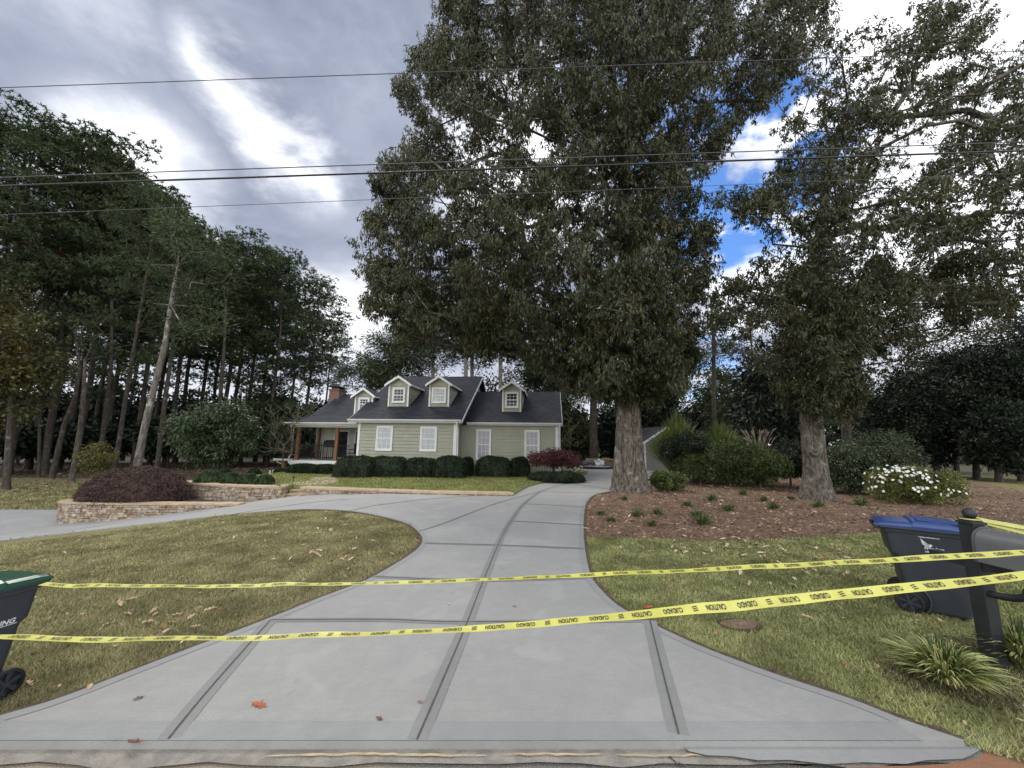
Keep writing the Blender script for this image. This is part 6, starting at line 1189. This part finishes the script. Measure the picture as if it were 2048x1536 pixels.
# ornamental grasses and bushes at the right
G9 = 'ornamental grasses beside the shed'
def og(px, pb, Y, h, sp_, n, lab, seed, plume=0): b_ = at(px, pb, Y); b_[2] = float(G(b_[0], b_[1])); grass_clump('ornamental_grass', lab, 'ornamental grass', b_, h, sp_, n, MT['ogr'], seed, G9, w=.055, segs=5, plume=plume, pw=.55, droop=.85)
og(1358, 930, 20.5, 3.3, 2.0, 2200, 'tall light green ornamental grass right above the shed', 350); og(1445, 925, 20.5, 2.8, 2.1, 2000, 'second ornamental grass, right of the tallest', 351); og(1520, 935, 18.5, 2.0, 1.3, 600, 'ornamental grass with pale seed plumes left of the smaller oak', 352, plume=34)
G10 = 'green bushes along the back of the mulch bed'
bs = [(1372, 946, 19, 100, 862, 930, 'hedge', 'dark spreading bush in front of the shed wall', .5, 110), (1400, 962, 18, 90, 905, 962, 'bush', 'bright green bush at the left of the bush row', .3, 80), (1460, 965, 17.6, 120, 880, 966, 'bush', 'bright green bush in the middle of the bush row', .3, 110), (1520, 965, 17, 110, 895, 966, 'bush', 'bright green bush at the right of the bush row', .3, 100), (1325, 976, 15.2, 40, 946, 975, 'bush', 'small green bush just right of the big oak', .3, 50), (1350, 974, 15.6, 40, 950, 974, 'tuft', 'pale thin bush between the small green bush and the row', .2, 30), (1430, 900, 22, 100, 860, 905, 'hedge', 'dark green bush behind the bright row', .4, 70), (1580, 960, 17.5, 100, 880, 960, 'hedge', 'dark bush left of the smaller oak trunk', .4, 90), (1690, 985, 15.5, 130, 880, 985, 'casc', 'layered grey green bush behind the smaller oak', .3, 120), (1760, 965, 17, 130, 860, 975, 'casc', 'arching grey green bush with pale leaf edges', .3, 110)]
for i, (px, pb, Y, w, t_, b_, m_, lab, dr, n) in enumerate(bs): blob_tree('garden_bush', lab, 'bush', px, pb, Y, w, t_, b_, MT[m_], MT['twig'], 370 + i, G10, per=150, n=n, L=.10, W=.05, tr=.04, droop=dr, rad=.30, gap=-.6)
gd = blob_tree('flowering_shrub', 'yellow green shrub covered with white flowers right of the smaller oak', 'flowering shrub', 1830, 1005, 12.9, 190, 932, 1012, MT['gard'], MT['twig'], 390, None, per=150, n=130, L=.075, W=.034, tr=.04, droop=.1, rad=.24, gap=-.35, dep=.55)
blossoms(gd, 120, 1.5, .85, .35, 1.14, 9, r=.046); blossoms(gd, 70, .9, .7, .75, 1.2, 19, r=.046, cx=-.5)
# ================================================================== FALLEN LEAVES
def leaf_mesh(seed, m, s=.075):
    rnd = random.Random(seed); P = []; n = 9
    prof = [(0, .008), (.12, .02), (.26, .20), (.36, .10), (.50, .30), (.60, .13), (.74, .27), (.84, .10), (1., .012)]
    cu = rnd.uniform(-.6, 1.1); V = []
    for x, w in prof:
        z = .12 * math.sin(x * 3.1) * cu; tz = .35 * w * rnd.uniform(.2, 1.4) * rnd.choice((1, 1, -1)); j = rnd.uniform(.8, 1.2); V += [(x * s * 2, w * s * 1.5 * j, (z + abs(tz)) * s * 2), (x * s * 2, 0, z * s * 2), (x * s * 2, -w * s * 1.5 / j, (z + abs(tz) * .8) * s * 2)]
    Fc = []
    for i in range(n - 1): Fc += [(3 * i, 3 * i + 1, 3 * i + 4, 3 * i + 3), (3 * i + 1, 3 * i + 2, 3 * i + 5, 3 * i + 4)]
    me = bpy.data.meshes.new('fallen_leaf'); me.from_pydata(V, [], Fc); me.materials.append(m); me.update(); return me
LM = {}
for nm in ('leafdry', 'leafpale', 'leafbrown', 'leafred'): LM[nm] = [leaf_mesh(s_, MT[nm]) for s_ in range(5)]
words_ = {'leafdry': 'dry tan', 'leafpale': 'pale curled', 'leafbrown': 'dark brown', 'leafred': 'orange red'}
def drop(x, y, z, nm, where, rn, sc_=1.):
    dd_ = 'close to the street' if y < 4.2 else 'beside lower tape' if y < 5.2 else 'in the middle' if y < 7.5 else 'toward the back'
    sd = 'by the driveway edge' if abs(x) < 2.6 else 'far from the driveway' if abs(x) < 5.5 else 'at the outer side'
    where = where + ', ' + dd_ + ', ' + sd
    o = bpy.data.objects.new('fallen_leaf', rn.choice(LM[nm])); COL.objects.link(o); o.location = (x, y, z); o.rotation_euler = (rn.uniform(-.35, .35), rn.uniform(-.35, .35), rn.uniform(0, 6.28)); s = rn.uniform(.7, 1.15) * sc_; o.scale = (s, s * rn.uniform(.6, 1.1), s)
    tag(o, words_[nm] + ' oak leaf ' + where, 'fallen leaf', words_[nm] + ' leaves ' + where)
rn = random.Random(77)
def scatter(n, cs, where, zf, poly, mixw, off=.02, sc_=.85):
    k = 0; t = 0
    while k < n and t < n * 30:
        t += 1
        if rn.random() < .6: cx, cy, sx_, sy_ = rn.choice(cs); x, y = rn.gauss(cx, sx_), rn.gauss(cy, sy_); q = gp(x, y)[:2]
        else:
            A = np.array(poly); q = np.array([rn.uniform(A[:, 0].min(), A[:, 0].max()), rn.uniform(A[:, 1].min(), A[:, 1].max())])
            if rn.random() > min(1, (5.5 / max(1., q[1])) ** 1.5): continue
        if not inpoly(np.array([q]), poly)[0]: continue
        nm = rn.choices(('leafdry', 'leafpale', 'leafbrown', 'leafred'), mixw)[0]; drop(q[0], q[1], float(zf(*q)) + off, nm, where, rn, sc_); k += 1
scatter(130, [(660, 1115, 60, 12), (520, 1080, 90, 18), (700, 1060, 50, 10), (300, 1240, 60, 15), (450, 1040, 80, 8), (640, 1140, 40, 8)], 'on the left lawn', G, isl, (5, 4, 3, .8), .042)
scatter(230, [(1520, 1100, 80, 10), (1560, 1125, 60, 10), (1690, 1110, 40, 14), (1480, 1105, 60, 8), (1620, 1150, 80, 14), (1400, 1095, 60, 8)], 'on the right lawn', G, rl, (5, 8, 3, .9), .045, .95)
scatter(30, [(900, 972, 70, 5)], 'on the raised lawn', ULZ2, UPOLY, (4, 1, 5, .2), .03)
for (x, y, nm, lab, s) in [(500, 1416, 'leafred', 'orange oak leaf lying on the driveway in the left near slab', 1.0), (280, 1501, 'leafbrown', 'curled reddish brown leaf at the road edge on the left', .8), (848, 1415, 'leafred', 'tiny red leaf beside the centre joint of the driveway', .35), (968, 1177, 'leafpale', 'pale scrap on the centre joint of the driveway', .4), (898, 1217, 'leafpale', 'small pale leaf on the left slab', .45), (1034, 1220, 'leafbrown', 'small dark leaf right of the centre joint', .4), (180, 1377, 'leafdry', 'tan leaf on the left driveway edge', .7), (1112, 985, 'leafbrown', 'dark leaf far up the driveway', .6), (260, 1413, 'leafbrown', 'faint brown scrap on the far left slab', .5), (750, 1446, 'leafbrown', 'brown scrap near the road in the left slab', .45)]:
    q = gp(x, y); o = bpy.data.objects.new('fallen_leaf', LM[nm][1]); COL.objects.link(o); o.location = (q[0], q[1], q[2] + .042); o.rotation_euler = (.1, .05, x * .1); o.scale = (s,) * 3; tag(o, lab, 'fallen leaf')
def litter(name, lab, poly, zf, n, seed, L=.12, W=.05, dmax=30, off=.02, m=None):
    rng = np.random.default_rng(seed); A = np.array(poly); P = rng.uniform(A.min(0), A.max(0), (n * 8, 2)); d = np.linalg.norm(P, axis=1); P = P[(rng.random(len(P)) < np.minimum(1, (8 / d) ** 1.2)) & (d < dmax)]; P = P[inpoly(P, A)][:n]; k = len(P); B = np.stack([P[:, 0], P[:, 1], np.array(zf(P[:, 0], P[:, 1])) + off], 1); a = rng.random(k) * 6.28; d3 = np.stack([np.cos(a), np.sin(a), rng.normal(size=k) * .35], 1)
    V, Fc = leaf_arrays(B, d3, L * rng.uniform(.5, 1.3, k), W * rng.uniform(.4, 1.2, k), rng); V[:, 2] = np.maximum(V[:, 2], np.repeat(B[:, 2], 4) - .005); tag(np_obj(name, V, Fc, m or MT['litter']), lab, 'leaf litter', kind='stuff')
litter('leaf_litter', 'brown leaf litter and pine straw covering the mulch bed', BED, G, 26000, 5, L=.11, W=.034)
litter('mulch_chips', 'fine reddish bark chips of the mulch bed', BED, G, 50000, 7, L=.05, W=.018, off=.014, dmax=20, m=island_mat('bark_chips', [(0, (.10, .055, .035)), (.6, (.20, .12, .08)), (1, (.34, .22, .145))], trans=0, rough=.9))
litter('lawn_litter', 'small dry leaf bits sprinkled over the left lawn', isl, G, 1100, 6, L=.06, W=.026, off=.042); litter('lawn_litter', 'small dry leaf bits sprinkled over the right lawn', rl, G, 1300, 8, L=.06, W=.026, off=.042)
litter('woodland_litter', 'brown fallen leaves on the woodland floor', [(-60, 20), (-12, 20), (-9, 36), (-10, 45), (-70, 45)], G, 9000, 9, L=.2, W=.1, dmax=70)
